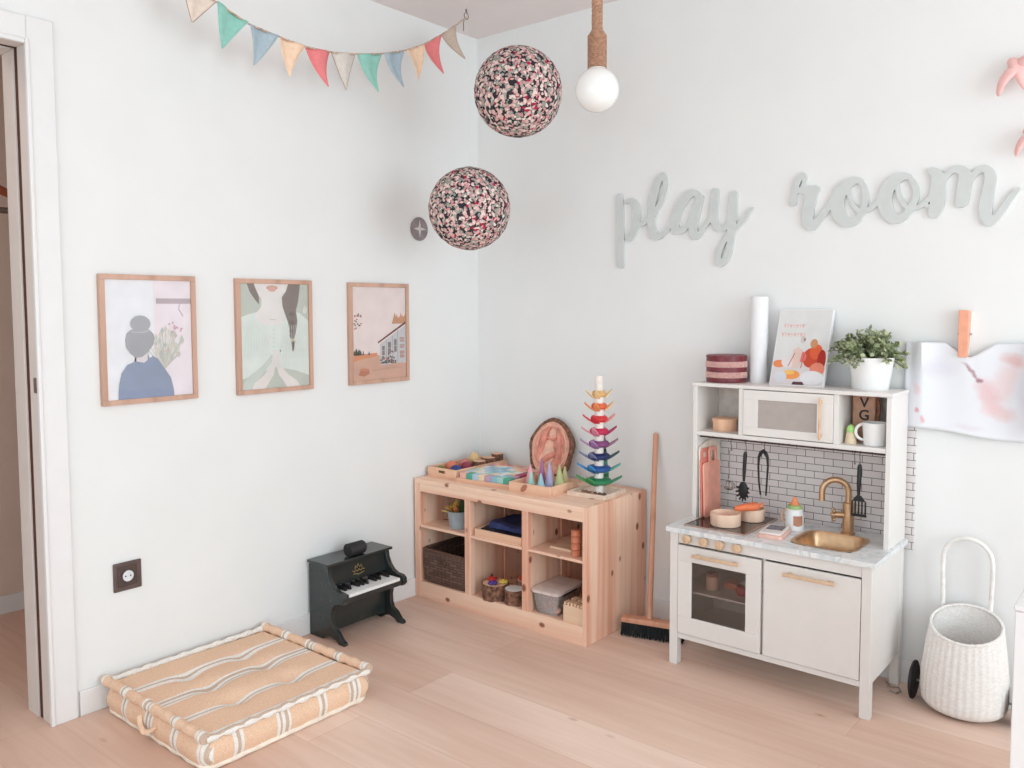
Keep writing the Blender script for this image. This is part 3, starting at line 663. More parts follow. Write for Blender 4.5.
# ------------------------------------------------------------------ broom
t = thing('broom', 'long wooden floor broom with black bristles standing between shelf and play kitchen', 'broom', (1.165, -.222, 0))
m = MB(); m.T = T(1.172, -.226, 0) @ RZ(15); m.box(-.132, .132, -.023, .023, .056, .080); m.build('head_block', BROOMW, t, bev=.005)
m = MB(); m.T = T(1.172, -.226, 0) @ RZ(15)
for i in range(44):
    for j in range(7):
        x = -.126+i*.00586; y = -.019+j*.0063; q = random.Random(i*9+j)
        m.cyl((x, y, .0562), (x*1.03+q.uniform(-.004, .004), y+(j-3)*.003+q.uniform(-.003, .003), q.uniform(.0, .004)), .0026, .0018, 4)
o = m.build('bristles', mat('bristle_black', (36, 40, 42), .8, var=.2), t)
m = MB(); m.cyl((1.158, -.226, .078), (1.060, -.0135, .826), .0125, .0115, 16); m.ball((1.060, -.0135, .826), .0115, 12, 8); m.build('handle', BROOMW, t)

# ------------------------------------------------------------------ letters on the back wall
def strokes_to_mesh(name, strokes, step, y0, th, mt, parent=None, loc=None):
    """union of tapering strokes (x, z, width) traced as outlines, then cut out as one board"""
    P = np.array([p for s in strokes for p in s]); mn = P[:, :2].min(0)-.05; mx = P[:, :2].max(0)+.05
    nx, nz = int((mx[0]-mn[0])/step)+1, int((mx[1]-mn[1])/step)+1
    gx = mn[0]+np.arange(nx)*step; gz = mn[1]+np.arange(nz)*step; GX, GZ = np.meshgrid(gx, gz, indexing='ij'); D = np.full((nx, nz), 9.0)
    for s in strokes:
        s = np.array(s, float)
        # Catmull-Rom smoothing
        q = []
        for i in range(len(s)-1):
            p0, p1, p2, p3 = s[max(i-1, 0)], s[i], s[i+1], s[min(i+2, len(s)-1)]
            for t in np.linspace(0, 1, 6)[:-1]:
                q.append(.5*((2*p1)+(-p0+p2)*t+(2*p0-5*p1+4*p2-p3)*t*t+(-p0+3*p1-3*p2+p3)*t**3))
        q.append(s[-1]); q = np.array(q)
        for a, b in zip(q[:-1], q[1:]):
            dx, dz = b[0]-a[0], b[1]-a[1]; L = dx*dx+dz*dz+1e-12
            t = np.clip(((GX-a[0])*dx+(GZ-a[1])*dz)/L, 0, 1)
            D = np.minimum(D, np.hypot(GX-a[0]-t*dx, GZ-a[1]-t*dz)-(a[2]+t*(b[2]-a[2]))/2)
    # marching squares
    segs = {}
    def ip(i, j, k, l):
        a, b = D[i, j], D[k, l]; t = a/(a-b); return (i+(k-i)*t, j+(l-j)*t)
    E = {}
    def ek(i, j, k, l): return (min((i, j), (k, l)), max((i, j), (k, l)))
    pos = {}; nxt = {}
    inside = D < 0
    for i in range(nx-1):
        for j in range(nz-1):
            c = [(i, j), (i+1, j), (i+1, j+1), (i, j+1)]; st = [inside[p] for p in c]
            if all(st) or not any(st): continue
            ins, outs = [], []
            for k in range(4):
                a, b = c[k], c[(k+1) % 4]
                if st[k] != st[(k+1) % 4]:
                    e = ek(*a, *b); pos[e] = ip(*a, *b); (outs if st[k] else ins).append(e)
            # walking ccw: leave the inside at 'outs', re-enter at 'ins'
            if len(ins) == 1: nxt[outs[0]] = ins[0]
            else:
                ks = [(k, ek(*c[k], *c[(k+1) % 4])) for k in range(4)]
                for k, e in ks:
                    if st[k]: nxt[e] = ks[(k-1) % 4][1]
    loops = []; seen = set()
    for e0 in list(nxt):
        if e0 in seen: continue
        lp = []; e = e0
        while e in nxt and e not in seen: seen.add(e); lp.append(pos[e]); e = nxt[e]
        if len(lp) > 6: loops.append([(mn[0]+a*step, mn[1]+b*step) for a, b in lp])
    cu = bpy.data.curves.new(name, 'CURVE'); cu.dimensions = '2D'; cu.fill_mode = 'BOTH'; cu.extrude = th/2
    for lp in loops:
        lp = [tuple((np.array(lp[i-1])+np.array(lp[i])*2+np.array(lp[(i+1) % len(lp)]))/4) for i in range(len(lp))][::2]
        sp = cu.splines.new('POLY'); sp.points.add(len(lp)-1); sp.use_cyclic_u = True
        for p, c in zip(sp.points, lp): p.co = (c[0], c[1], 0, 1)
    tmp = bpy.data.objects.new('tmp', cu); COL.objects.link(tmp)
    me = bpy.data.meshes.new_from_object(tmp.evaluated_get(bpy.context.evaluated_depsgraph_get()))
    bpy.data.objects.remove(tmp); bpy.data.curves.remove(cu)
    me.transform(Matrix.Translation((0, y0-th/2, 0)) @ Matrix.Rotation(math.pi/2, 4, 'X'))
    me.name = name; me.materials.clear(); me.materials.append(mt)
    o = bpy.data.objects.new(name, me); COL.objects.link(o)
    if loc is not None: me.transform(Matrix.Translation(-Vector(loc))); o.location = loc
    if parent is not None:
        w_ = ORG.get(parent.name, Vector()); me.transform(Matrix.Translation(-w_)); o.parent = parent
    return o
FLAGS=[((-1.747,2.442),(-1.626,2.443),(-1.718,2.349)),((-1.624,2.445),(-1.506,2.406),(-1.619,2.283)),((-1.498,2.401),(-1.380,2.388),(-1.469,2.266)),((-1.369,2.387),(-1.258,2.380),(-1.327,2.252)),((-1.249,2.379),(-1.136,2.386),(-1.162,2.244)),((-1.123,2.387),(-1.004,2.408),(-1.044,2.261)),((-0.998,2.410),(-0.869,2.439),(-0.890,2.279)),((-0.860,2.443),(-0.750,2.478),(-0.764,2.321)),((-0.738,2.483),(-0.634,2.530),(-0.641,2.384)),((-0.628,2.534),(-0.519,2.601),(-0.504,2.435)),((-0.512,2.606),(-0.414,2.675),(-0.378,2.523))]
PLAY=[[(0.865,1.886,0.030),(0.867,1.820,0.035),(0.870,1.680,0.038),(0.872,1.585,0.038)],
 [(0.895,1.859,0.012),(0.909,1.866,0.018),(0.933,1.860,0.028),(0.952,1.827,0.037),(0.952,1.779,0.039),(0.940,1.732,0.034),(0.921,1.700,0.026),(0.898,1.705,0.012)],
 [(0.950,1.755,0.018),(0.978,1.758,0.019),(0.998,1.766,0.018),(1.021,1.788,0.016)],
 [(1.084,1.960,0.027),(1.059,1.933,0.032),(1.040,1.881,0.035),(1.028,1.821,0.036),(1.027,1.767,0.036),(1.035,1.719,0.035),(1.055,1.698,0.029),(1.084,1.706,0.022),(1.112,1.731,0.019),(1.133,1.753,0.016)],
 [(1.085,1.960,0.027),(1.096,1.936,0.023),(1.095,1.896,0.023),(1.082,1.861,0.022),(1.057,1.819,0.020),(1.044,1.786,0.015)],
 [(1.260,1.855,0.021),(1.239,1.870,0.025),(1.213,1.869,0.032),(1.188,1.848,0.038),(1.162,1.811,0.042),(1.144,1.769,0.042),(1.142,1.736,0.038),(1.163,1.717,0.031),(1.193,1.726,0.021),(1.214,1.761,0.015),(1.236,1.818,0.012),(1.251,1.853,0.012)],
 [(1.268,1.851,0.018),(1.254,1.823,0.033),(1.240,1.779,0.039),(1.229,1.734,0.039),(1.237,1.695,0.036),(1.256,1.695,0.023),(1.281,1.724,0.018),(1.308,1.754,0.015)],
 [(1.332,1.868,0.028),(1.327,1.824,0.034),(1.323,1.779,0.035),(1.329,1.740,0.032),(1.349,1.716,0.025),(1.375,1.715,0.021),(1.395,1.742,0.019),(1.405,1.779,0.017)],
 [(1.414,1.850,0.030),(1.409,1.804,0.038),(1.407,1.754,0.037),(1.404,1.697,0.033),(1.399,1.653,0.029),(1.392,1.615,0.028),(1.379,1.586,0.028),(1.357,1.572,0.028),(1.345,1.593,0.026),(1.353,1.623,0.023),(1.371,1.660,0.020),(1.398,1.691,0.017),(1.433,1.722,0.020),(1.465,1.756,0.018),(1.490,1.787,0.010)]]
ROOM=[[(1.660,1.795,0.024),(1.666,1.831,0.020),(1.675,1.870,0.022),(1.692,1.897,0.023),(1.704,1.887,0.018),(1.700,1.854,0.016),(1.719,1.844,0.022),(1.746,1.839,0.032)],
 [(1.742,1.837,0.036),(1.727,1.803,0.045),(1.719,1.759,0.045),(1.718,1.723,0.041),(1.736,1.703,0.038),(1.766,1.729,0.027),(1.796,1.766,0.023),(1.813,1.796,0.021)],
 [(1.673,1.843,0.018),(1.687,1.842,0.022),(1.715,1.835,0.027)],
 [(1.914,1.857,0.017),(1.885,1.857,0.032),(1.850,1.834,0.045),(1.831,1.794,0.050),(1.834,1.746,0.049),(1.861,1.709,0.038),(1.895,1.709,0.029),(1.920,1.740,0.024),(1.932,1.786,0.022),(1.926,1.829,0.020),(1.909,1.858,0.019)],
 [(1.870,1.825,0.017),(1.878,1.790,0.015),(1.902,1.752,0.015),(1.934,1.743,0.017),(1.969,1.764,0.018),(1.990,1.791,0.018)],
 [(2.082,1.856,0.016),(2.053,1.855,0.032),(2.021,1.835,0.044),(2.002,1.797,0.049),(2.005,1.747,0.048),(2.030,1.710,0.038),(2.062,1.710,0.028),(2.088,1.739,0.023),(2.106,1.779,0.021),(2.101,1.821,0.019),(2.080,1.854,0.018)],
 [(2.042,1.822,0.016),(2.051,1.784,0.015),(2.075,1.747,0.015),(2.110,1.741,0.016),(2.141,1.761,0.017),(2.163,1.787,0.017)],
 [(2.168,1.721,0.031),(2.154,1.741,0.013),(2.137,1.748,0.013)],
 [(2.157,1.866,0.027),(2.176,1.845,0.041),(2.178,1.797,0.048),(2.177,1.749,0.048),(2.168,1.720,0.039)],
 [(2.190,1.822,0.022),(2.210,1.852,0.019),(2.235,1.864,0.025),(2.261,1.847,0.036),(2.261,1.806,0.044),(2.256,1.758,0.041),(2.251,1.748,0.035)],
 [(2.276,1.819,0.020),(2.298,1.848,0.020),(2.325,1.855,0.025),(2.340,1.828,0.034),(2.335,1.783,0.037),(2.328,1.732,0.040),(2.331,1.695,0.037),(2.346,1.676,0.027),(2.375,1.708,0.021),(2.399,1.748,0.019),(2.424,1.779,0.012)]]

tag(strokes_to_mesh('letter_sign', PLAY, .003, -.0, .014, LETTER, loc=(1.15, 0, 1.78)), 'grey script lettering on the back wall reading play', 'sign')
tag(strokes_to_mesh('letter_sign', ROOM, .003, -.0, .014, LETTER, loc=(2.0, 0, 1.85)), 'grey script lettering on the back wall reading room', 'sign')

def text_mesh(name, s, size, mt, parent, M_, ext=.0006):
    cu = bpy.data.curves.new(name, 'FONT'); cu.body = s; cu.size = size; cu.extrude = ext; cu.align_x = 'CENTER'; cu.offset = size*.02
    tmp = bpy.data.objects.new('tmp', cu); COL.objects.link(tmp)
    me = bpy.data.meshes.new_from_object(tmp.evaluated_get(bpy.context.evaluated_depsgraph_get())); bpy.data.objects.remove(tmp); bpy.data.curves.remove(cu)
    me.transform(Matrix.Translation(-ORG.get(parent.name, Vector())) @ M_); me.materials.clear(); me.materials.append(mt); me.name = name
    o = bpy.data.objects.new(name, me); COL.objects.link(o); o.parent = parent; return o

# ------------------------------------------------------------------ bunting
t = thing('bunting', 'linen cord of pastel fabric pennants strung under the ceiling by the left wall', 'bunting', (.25, -1.0, 2.4))
top = [(-1.75, 2.50)]+[f[0] for f in FLAGS[1:]]+[FLAGS[-1][1], (-.338, 2.735)]
top = [(-2.05, 2.755), (-1.88, 2.60), (-1.747, 2.50), (-1.626, 2.443)]+[f[0] for f in FLAGS[2:]]+[(-.412, 2.675), (-.352, 2.722)]
m = MB(); m.tube([(.25, y, z) for y, z in top], .0032, 6); m.build('cord', mat('bunting_cord', (196, 168, 150), .95, var=.2, scale=90), t)
fc = [((232, 214, 200), 'oatmeal'), ((150, 204, 190), 'teal'), ((172, 188, 198), 'blue_grey'), ((246, 212, 184), 'peach'), ((236, 134, 136), 'coral'), ((216, 208, 200), 'beige'), ((150, 204, 190), 'teal'), ((172, 188, 198), 'blue_grey'), ((246, 212, 184), 'peach'), ((236, 134, 136), 'coral'), ((200, 180, 164), 'linen')]
PIPE = mat('pennant_piping', (178, 152, 138), .95)
for k, (a, b, c) in enumerate(FLAGS):
    a, b, c = [Vector((.25, *p)) for p in (a, b, c)]; cv = [.0, .0, -.002, .006, .008, .006, .014, .012, -.004, .018, .016][k]
    if k == 0: a = Vector((.25, -1.76, 2.50)); 
    def P(u, v, a=a, b=b, c=c, k=k, cv=cv):
        top_ = a.lerp(b, u); p = top_.lerp(c, v); s_ = math.sin(math.pi*v)
        return p+Vector((.010*math.sin(2*math.pi*u+k)*(1-v)+.022*v*v*math.sin(k*2.1), -cv*s_*1.3, 0))
    m = MB(); m.grid(P, 8, 12); nm = fc[k][1]
    o = m.build('pennant', mat('pennant_'+nm, fc[k][0], .95, var=.03, scale=60), t, solid=.0022); o['label'] = nm.replace('_', ' ')+' pennant'
    m = MB(); m.tube([P(0, v) for v in np.linspace(0, .98, 12)], .0018, 5); m.tube([P(1, v) for v in np.linspace(0, .98, 12)], .0018, 5)
    m.build('piping', PIPE if k in (0, 5, 10) else mat('pennant_'+nm, fc[k][0]), o).matrix_parent_inverse = Matrix()
t = thing('ceiling_hook', 'small silver screw hook in the ceiling above the corner', 'hook', (.25, -.345, 2.756))
m = MB(); m.cyl((.25, -.352, 2.756), (.25, -.352, 2.74), .004, seg=8); m.tube([(.25, -.352+.014*math.sin(a), 2.726+.014*math.cos(a)) for a in np.linspace(0, 5.4, 16)], .0025, 6)
m.tube([(.25, -.362, 2.717), (.25, -.372, 2.69), (.25, -.371, 2.655)], .002, 6); m.build('hook', STEEL, t)

# ------------------------------------------------------------------ hanging lamps
def lantern(label, x, y, z, r):
    t = thing('fabric_lantern', label, 'lantern', (x, y, z-r), 'floral fabric lanterns')
    m = MB(); R = []; n = 40
    for k in range(n+1):
        a = .12+(math.pi-.24)*k/n; rr = r*math.sin(a)*(1+.006*math.sin(k*1.57)); R.append([m.v((x+rr*math.cos(2*math.pi*i/40), y+rr*math.sin(2*math.pi*i/40), z-r*math.cos(a))) for i in range(40)])
    m.loft(R, False, False); m.build('shade', FLORAL, t, solid=.002)
    for s in (-1, 1):
        m = MB(); m.tube([(x+r*.122*math.cos(a), y+r*.122*math.sin(a), z+s*r*.991) for a in np.linspace(0, 2*math.pi, 20)[:-1]], .003, 6, True); m.build('wire_ring', STEEL, t)
    m = MB(); m.tube([(x-r*.12, y, z+r*.991), (x, y, z+r*1.01), (x+r*.12, y, z+r*.991)], .0012, 5); m.cyl((x, y, z+r*1.01), (x, y, H), .0004, seg=4); m.build('thread', mat('clear_thread', (225, 222, 220), .3), t)
lantern('upper floral fabric ball lantern, hanging nearer the bulb', .8107, -.6679, 2.2316, .1715)
lantern('lower floral fabric ball lantern, hanging nearer the left wall', .52, -.635, 1.805, .1705)
t = thing('rope_pendant', 'round white bulb hanging from a jute rope cord', 'lamp', (1.3625, -.9393, 2.02))
x, y, z = 1.3625, -.9393, 2.096
m = MB(); m.ball((x, y, z), .0715, 32, 20); m.lathe([(.03, 0), (.026, .02)], (x, y, z+.062), seg=20)
gm, nt, b = newmat('opal_bulb'); b.inputs['Base Color'].default_value = (.84, .82, .80, 1); b.inputs['Roughness'].default_value = .15; b.inputs['Emission Color'].default_value = (1, .97, .93, 1); b.inputs['Emission Strength'].default_value = .03
m.build('bulb', gm, t)
m = MB(); pr = []
for i in range(20): pr += [(.032 if i < 17 else .032-.004*(i-16), i*.0064), (.0292 if i < 17 else .028-.004*(i-16), i*.0064+.0032)]
m.lathe(pr, (x, y, z+.068), seg=24); m.build('rope_socket', ROPE, t)
m = MB(); n = 150; zz = z+.190
m.cyl((x, y, zz-.012), (x, y, H), .010, seg=12)
for s in range(3):
    m.tube([(x+.0095*math.cos(i*.55+s*2.094), y+.0095*math.sin(i*.55+s*2.094), zz-.01+(H-zz+.01)*i/n) for i in range(n+1)], .0095, 6)
m.build('rope_cord', ROPE, t)

# ------------------------------------------------------------------ things on the left wall
t = thing('wall_badge', 'small round grey badge with a pale four pointed star on the left wall', 'badge', (0, -.426, 1.768))
m = MB(); m.lathe([(.052, 0), (.056, .003), (.056, .006), (.050, .008)], (0, -.426, 1.768), (1, 0, 0), 36); m.build('disc', mat('badge_grey', (142, 130, 132), .5, var=.08), t)
m = MB(); st = []
for i in range(8):
    a = math.pi/4*i+math.pi/2; rr = .042 if i % 2 == 0 else .010; st.append((-.426+rr*math.cos(a), 1.768+rr*math.sin(a)))
m.prism(st, 'x', .008, .0092); m.build('star', mat('badge_star', (212, 206, 206), .5), t)

t = thing('power_outlet', 'brown wall socket with a pale centre low on the left wall', 'socket', (0, -1.883, .447))
OUT = mat('outlet_brown', (98, 80, 76), .35, var=.06)
m = bx(0, .009, -1.931, -1.831, .394, .496); m.build('faceplate', OUT, t, bev=.003)
m = bx(.009, .013, -1.918, -1.848, .410, .483); m.build('inner_frame', mat('outlet_dark', (82, 66, 62), .35, var=.06), t, bev=.002)
m = MB(); m.lathe([(.0245, 0), (.0245, .003), (.020, .003), (.020, .0008)], (.013, -1.883, .447), (1, 0, 0), 28); m.build('socket_ring', mat('outlet_dark', (0, 0, 0)), t)
m = MB(); m.lathe([(.0195, 0), (.0195, .0015)], (.0135, -1.883, .447), (1, 0, 0), 28); m.build('socket_well', mat('socket_white', (226, 226, 230), .4), t)
m = MB(); m.lathe([(.0028, 0), (.0028, .0006)], (.015, -1.892, .447), (1, 0, 0), 10); m.lathe([(.0028, 0), (.0028, .0006)], (.015, -1.874, .447), (1, 0, 0), 10); m.build('pin_hole', BLACKP, t)

class Print:
    """layered flat print: unit coordinates u to the right, v up"""
    def __init__(s, O, U, V, Nn): s.O, s.U, s.V, s.Nn = Vector(O), Vector(U), Vector(V), Vector(Nn); s.m = MB(); s.mats = []; s.k = 0
    def poly(s, pts, col):
        nm = 'ink_%d_%d_%d' % col
        mt = mat(nm, col, .8, var=.02, scale=14, spec=.15)
        if mt not in s.mats: s.mats.append(mt)
        s.k += 1; s.m.mi = s.mats.index(mt)
        vs = [s.m.v(s.O+s.U*u+s.V*v+s.Nn*(.00002*s.k)) for u, v in pts]; s.m.f(vs)
    def ell(s, cu, cv, ru, rv, col, n=28, a0=0, a1=360):
        s.poly([(cu+ru*math.cos(math.radians(a0+(a1-a0)*i/n)), cv+rv*math.sin(math.radians(a0+(a1-a0)*i/n))) for i in range(n+(0 if a1-a0 == 360 else 1))], col)
    def line(s, pts, w, col):
        for (a, b), (c, d) in zip(pts[:-1], pts[1:]):
            L = math.hypot(c-a, d-b) or 1; nx, ny = -(d-b)/L*w/2, (c-a)/L*w/2
            s.poly([(a-nx, b-ny), (c-nx, d-ny), (c+nx, d+ny), (a+nx, b+ny)], col)
    def build(s, name, parent):
        bmesh.ops.triangulate(s.m.bm, faces=s.m.bm.faces[:])
        me = s.m; nt_ = s.Nn
        for f in me.bm.faces:
            f.normal_update()
            if f.normal.dot(nt_) < 0: f.normal_flip()
        d = bpy.data.meshes.new(name); me.bm.to_mesh(d); me.bm.free()
        for mt in s.mats: d.materials.append(mt)
        d.transform(Matrix.Translation(-ORG.get(parent.name, Vector())))
        o = bpy.data.objects.new(name, d); COL.objects.link(o); o.parent = parent; return o
def framed(label, y0, y1, z0, z1, draw):
    t = thing('framed_print', label, 'picture', (0, (y0+y1)/2, z0)); d = .022; fw = .018
    m = MB(); m.box(0, d, y0, y1, z0, z0+fw); m.box(0, d, y0, y1, z1-fw, z1); m.box(0, d, y0, y0+fw, z0+fw, z1-fw); m.box(0, d, y1-fw, y1, z0+fw, z1-fw); m.build('frame', FRAMEW, t, bev=.0015)
    p = Print((.0135, y0+fw-.001, z0+fw-.001), (0, y1-y0-2*fw+.002, 0), (0, 0, z1-z0-2*fw+.002), (1, 0, 0)); draw(p); p.build('artwork', t)
    m = bx(.0185, .0195, y0+fw-.001, y1-fw+.001, z0+fw-.001, z1-fw+.001); m.build('glazing', GLASS, t)
    m = bx(.001, .013, y0+fw-.001, y1-fw+.001, z0+fw-.001, z1-fw+.001); m.build('backing', CARD, t)
def art1(p):
    p.poly([(0, 0), (1, 0), (1, 1), (0, 1)], (246, 243, 246)); p.poly([(.55, 0), (1, 0), (1, 1), (.55, 1)], (246, 234, 238))
    p.poly([(.58, .80), (1, .80), (1, .845), (.58, .845)], (196, 178, 184)); p.line([(.86, .80), (.85, .75), (.90, .69)], .012, (196, 178, 184))
    rr = random.Random(3)
    for i in range(46):
        a = rr.uniform(-.9, 1.0); L = rr.uniform(.12, .34); b = (.66, .24)
        c = [(214, 204, 196), (222, 214, 202), (196, 200, 196), (206, 212, 200), (228, 220, 208)][i % 5]
        tx, ty = b[0]+L*math.sin(a)*.95, b[1]+L*math.cos(a)*1.0
        p.line([b, (tx, ty)], .010, c); p.poly([(tx-.022, ty), (tx, ty-.035), (tx+.022, ty), (tx, ty+.035)], c)
    for i in range(12): p.ell(rr.uniform(.72, .88), rr.uniform(.52, .64), .012, .010, (220, 176, 190), 8)
    p.poly([(.33, .30), (.33, .40), (.46, .40), (.47, .30), (.5, .26), (.3, .26)], (232, 222, 226))
    p.poly([(.12, 0), (.13, .12), (.16, .22), (.23, .29), (.33, .315), (.42, .30), (.52, .355), (.58, .33), (.66, .24), (.73, .16), (.76, .06), (.765, 0)], (156, 164, 186))
    p.poly([(.12, 0), (.125, .09), (.3, .07), (.55, .08), (.76, .05), (.765, 0)], (150, 160, 186))
    p.poly([(.215, .50), (.22, .44), (.27, .38), (.33, .345), (.40, .35), (.47, .39), (.53, .45), (.55, .50), (.54, .54), (.49, .58), (.28, .58), (.23, .55)], (178, 176, 180))
    p.ell(.39, .63, .115, .07, (184, 182, 186)); p.line([(.28, .565), (.39, .555), (.5, .57)], .008, (206, 202, 206))
def art2(p):
    p.poly([(0, 0), (1, 0), (1, 1), (0, 1)], (206, 208, 198)); SK = (242, 234, 230); DR = (232, 236, 229); HR = (150, 136, 130)
    p.poly([(0, .10), (.28, .16), (.5, .2), (.78, .16), (1, .10), (1, .64), (.86, .72), (.62, .74), (.30, .74), (.12, .71), (0, .68)], DR)
    p.poly([(.20, .70), (.30, .78), (.31, .92), (.61, .92), (.62, .78), (.74, .70), (.62, .62), (.45, .60), (.3, .62)], SK)
    p.poly([(.20, 1), (.24, .90), (.32, .85), (.44, .83), (.56, .86), (.66, .93), (.70, 1)], SK)
    p.poly([(.10, 1), (.14, .92), (.22, .84), (.27, .80), (.27, .88), (.22, .96), (.20, 1)], HR)
    p.poly([(.70, 1), (.66, .92), (.60, .87), (.61, .78), (.66, .68), (.69, .62), (.71, .54), (.72, .47), (.78, .47), (.81, .55), (.83, .64), (.81, .74), (.85, .84), (.88, 1)], HR)
    for i in range(7): p.ell(.745, .50+.042*i, .045, .022, (138, 124, 118) if i % 2 else HR, 12)
    p.poly([(.72, .47), (.78, .47), (.79, .44), (.73, .44)], (220, 196, 160)); p.poly([(.73, .44), (.79, .44), (.76, .34), (.74, .36)], (134, 118, 112))
    p.ell(.46, .96, .085, .022, (222, 172, 160), 16); p.ell(.46, .945, .06, .022, (228, 180, 168), 16)
    for i in range(9): p.line([(.10+.03*i, .60), (.05+.045*i, .30)], .005, (220, 226, 218))
    for i in range(9): p.line([(.62+.03*i, .60), (.56+.045*i, .30)], .005, (220, 226, 218))
    for i in range(8): p.line([(.455, .56-.04*i), (.485, .56-.04*i)], .004, (200, 196, 190))
    p.line([(.42, .66), (.5, .655)], .005, (196, 190, 188))
    p.poly([(.0, .0), (.12, .0), (.45, .26), (.44, .33), (.30, .22), (.05, .10)], (214, 218, 210))
    p.poly([(.14, 0), (.33, 0), (.46, .13), (.485, .22), (.49, .36), (.455, .36), (.43, .22), (.30, .12), (.18, .06)], (238, 228, 224))
    p.poly([(.86, 0), (.66, 0), (.53, .13), (.50, .22), (.495, .36), (.53, .36), (.56, .22), (.68, .12), (.80, .06)], (240, 231, 227))
    p.ell(.565, .355, .012, .010, (170, 150, 150), 8)
    p.poly([(.91, .74), (.94, .80), (.96, .76), (.99, .79), (.97, .72), (.93, .71)], (232, 230, 222))
def art3(p):
    p.poly([(0, 0), (1, 0), (1, 1), (0, 1)], (246, 228, 224)); p.poly([(0, 0), (1, 0), (1, .16), (.7, .20), (.45, .27), (0, .26)], (222, 178, 158))
    p.poly([(0, .20), (.2, .23), (.45, .25), (.45, .29), (.2, .28), (0, .28)], (228, 156, 118)); rr = random.Random(8)
    for i in range(16):
        x = rr.uniform(0, .3); h = rr.uniform(.03, .08); p.poly([(x-.02, .27), (x+.02, .27), (x, .27+h)], [(92, 92, 78), (110, 100, 80), (80, 76, 70)][i % 3])
    for i in range(9):
        x = .78+.03*i; p.poly([(x-.05, .60), (x+.05, .60), (x+.01, .70+rr.uniform(-.02, .03))], (214, 158, 124))
    p.poly([(.50, .15), (.50, .38), (1, .58), (1, .17)], (214, 210, 212))
    p.poly([(.46, .405), (.47, .39), (1, .60), (1, .625)], (120, 74, 72))
    p.line([(.84, .17), (.84, .56)], .01, (180, 170, 172)); p.line([(.62, .16), (.62, .43)], .008, (178, 168, 170)); p.line([(.74, .16), (.74, .47)], .008, (178, 168, 170))
    for x, y, w_, h_ in ((.54, .26, .05, .10), (.65, .27, .06, .13), (.77, .29, .05, .14), (.88, .40, .09, .05), (.88, .33, .09, .04), (.88, .22, .09, .08)):
        p.poly([(x, y), (x+w_, y), (x+w_, y+h_), (x, y+h_)], (148, 134, 134) if x < .8 else (196, 160, 150)); p.line([(x, y+h_/2), (x+w_, y+h_/2)], .005, (220, 214, 214))
    for i in range(60): p.ell(rr.uniform(.51, .80), .17+abs(rr.gauss(0, .05)), .016, .010, [(110, 104, 104), (196, 130, 116), (90, 86, 84), (170, 150, 140)][i % 4], 7)
    for i in range(20): p.ell(rr.uniform(.0, .16), rr.uniform(.54, .72), .012, .008, [(90, 76, 72), (180, 80, 76)][i % 2], 7)
    p.poly([(.10, .06), (.14, .12), (.28, .12), (.30, .07), (.2, .04)], (200, 136, 112)); p.ell(.2, .115, .08, .015, (214, 150, 122), 12)
    for i in range(4): p.line([(.35+.12*i, .10+.01*i), (.55+.12*i, .11)], .006, (204, 160, 142))
framed('framed print of a person in blue seen from behind with a hair bun', -1.952, -1.599, 1.055, 1.509, art1)
framed('framed print of a praying girl with a long brown braid', -1.428, -1.070, 1.051, 1.507, art2)
framed('framed print of a pink landscape with a glazed cottage, nearest the corner', -.870, -.514, 1.050, 1.504, art3)

# ------------------------------------------------------------------ tile sheet behind the kitchen
o = bx(1.365, 2.128, -.004, 0, .50, 1.0).build('tile_sheet', TILE, loc=(1.365, 0, .5)); tag(o, 'white brick tile wall sheet with dark joints behind the play kitchen', 'tile sheet')

# ------------------------------------------------------------------ play kitchen
KX0, KX1, KF, KB, KU, CT = 1.347, 2.101, -.398, -.018, -.22, .542
t = thing('play_kitchen', 'white wooden play kitchen with oven, sink and upper shelf against the back wall', 'play kitchen', (KX0, KF, 0))
BEV = .0022
for x in (KX0, KX1-.034):
    for y in (KF, KB-.034):
        m = bx(x, x+.034, y, y+.034, 0, CT-.018); m.build('leg', KWHITE, t, bev=BEV)
m = bx(KX0+.003, KX0+.015, KF+.034, KB-.034, .118, CT-.018); m.build('side_panel', KWHITE, t)
m = bx(KX1-.015, KX1-.003, KF+.034, KB-.034, .118, CT-.018); m.build('side_panel', KWHITE, t)
m = bx(KX0+.034, KX1-.034, KF+.006, KF+.022, .105, .126); m.build('bottom_rail', KWHITE, t, bev=BEV)
m = bx(KX0+.015, KX1-.015, KF+.022, KB-.01, .112, .122); m.build('bottom_board', KWHITE, t)
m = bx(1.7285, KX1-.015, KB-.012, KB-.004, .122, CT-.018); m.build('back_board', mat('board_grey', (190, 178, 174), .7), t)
m = bx(1.7175, 1.7285, KF+.014, KB-.012, .122, .48); m.build('divider', KWHITE, t)
m = bx(KX0+.034, KX1-.034, KF+.004, KF+.018, .482, CT-.018); cp = m.build('control_panel', KWHITE, t, bev=BEV)
for x in (1.425, 1.494, 1.559, 1.627):
    m = MB(); m.lathe([(.009, 0), (.010, .006), (.0165, .010), (.0175, .024), (.015, .028)], (x, KF+.006, .5055), (0, -1, 0), 22); k = m.build('control_knob', PALEB, cp)
    m = bx(x-.0025, x+.0025, KF-.028, KF-.0215, .496, .515); m.build('pointer', PALEB, cp, bev=.001)
# worktop with cut-outs
HX0, HX1, HY0, HY1 = 1.797, 2.008, -.332, -.118
m = MB(); z0, z1 = CT-.018, CT
m.box(KX0-.012, HX0, KF-.012, KB+.002, z0, z1); m.box(HX1, KX1+.012, KF-.012, KB+.002, z0, z1); m.box(HX0, HX1, KF-.012, HY0, z0, z1); m.box(HX0, HX1, HY1, KB+.002, z0, z1)
bmesh.ops.remove_doubles(m.bm, verts=m.bm.verts, dist=1e-5)
m.build('worktop', MARBLE, t, bev=.0)
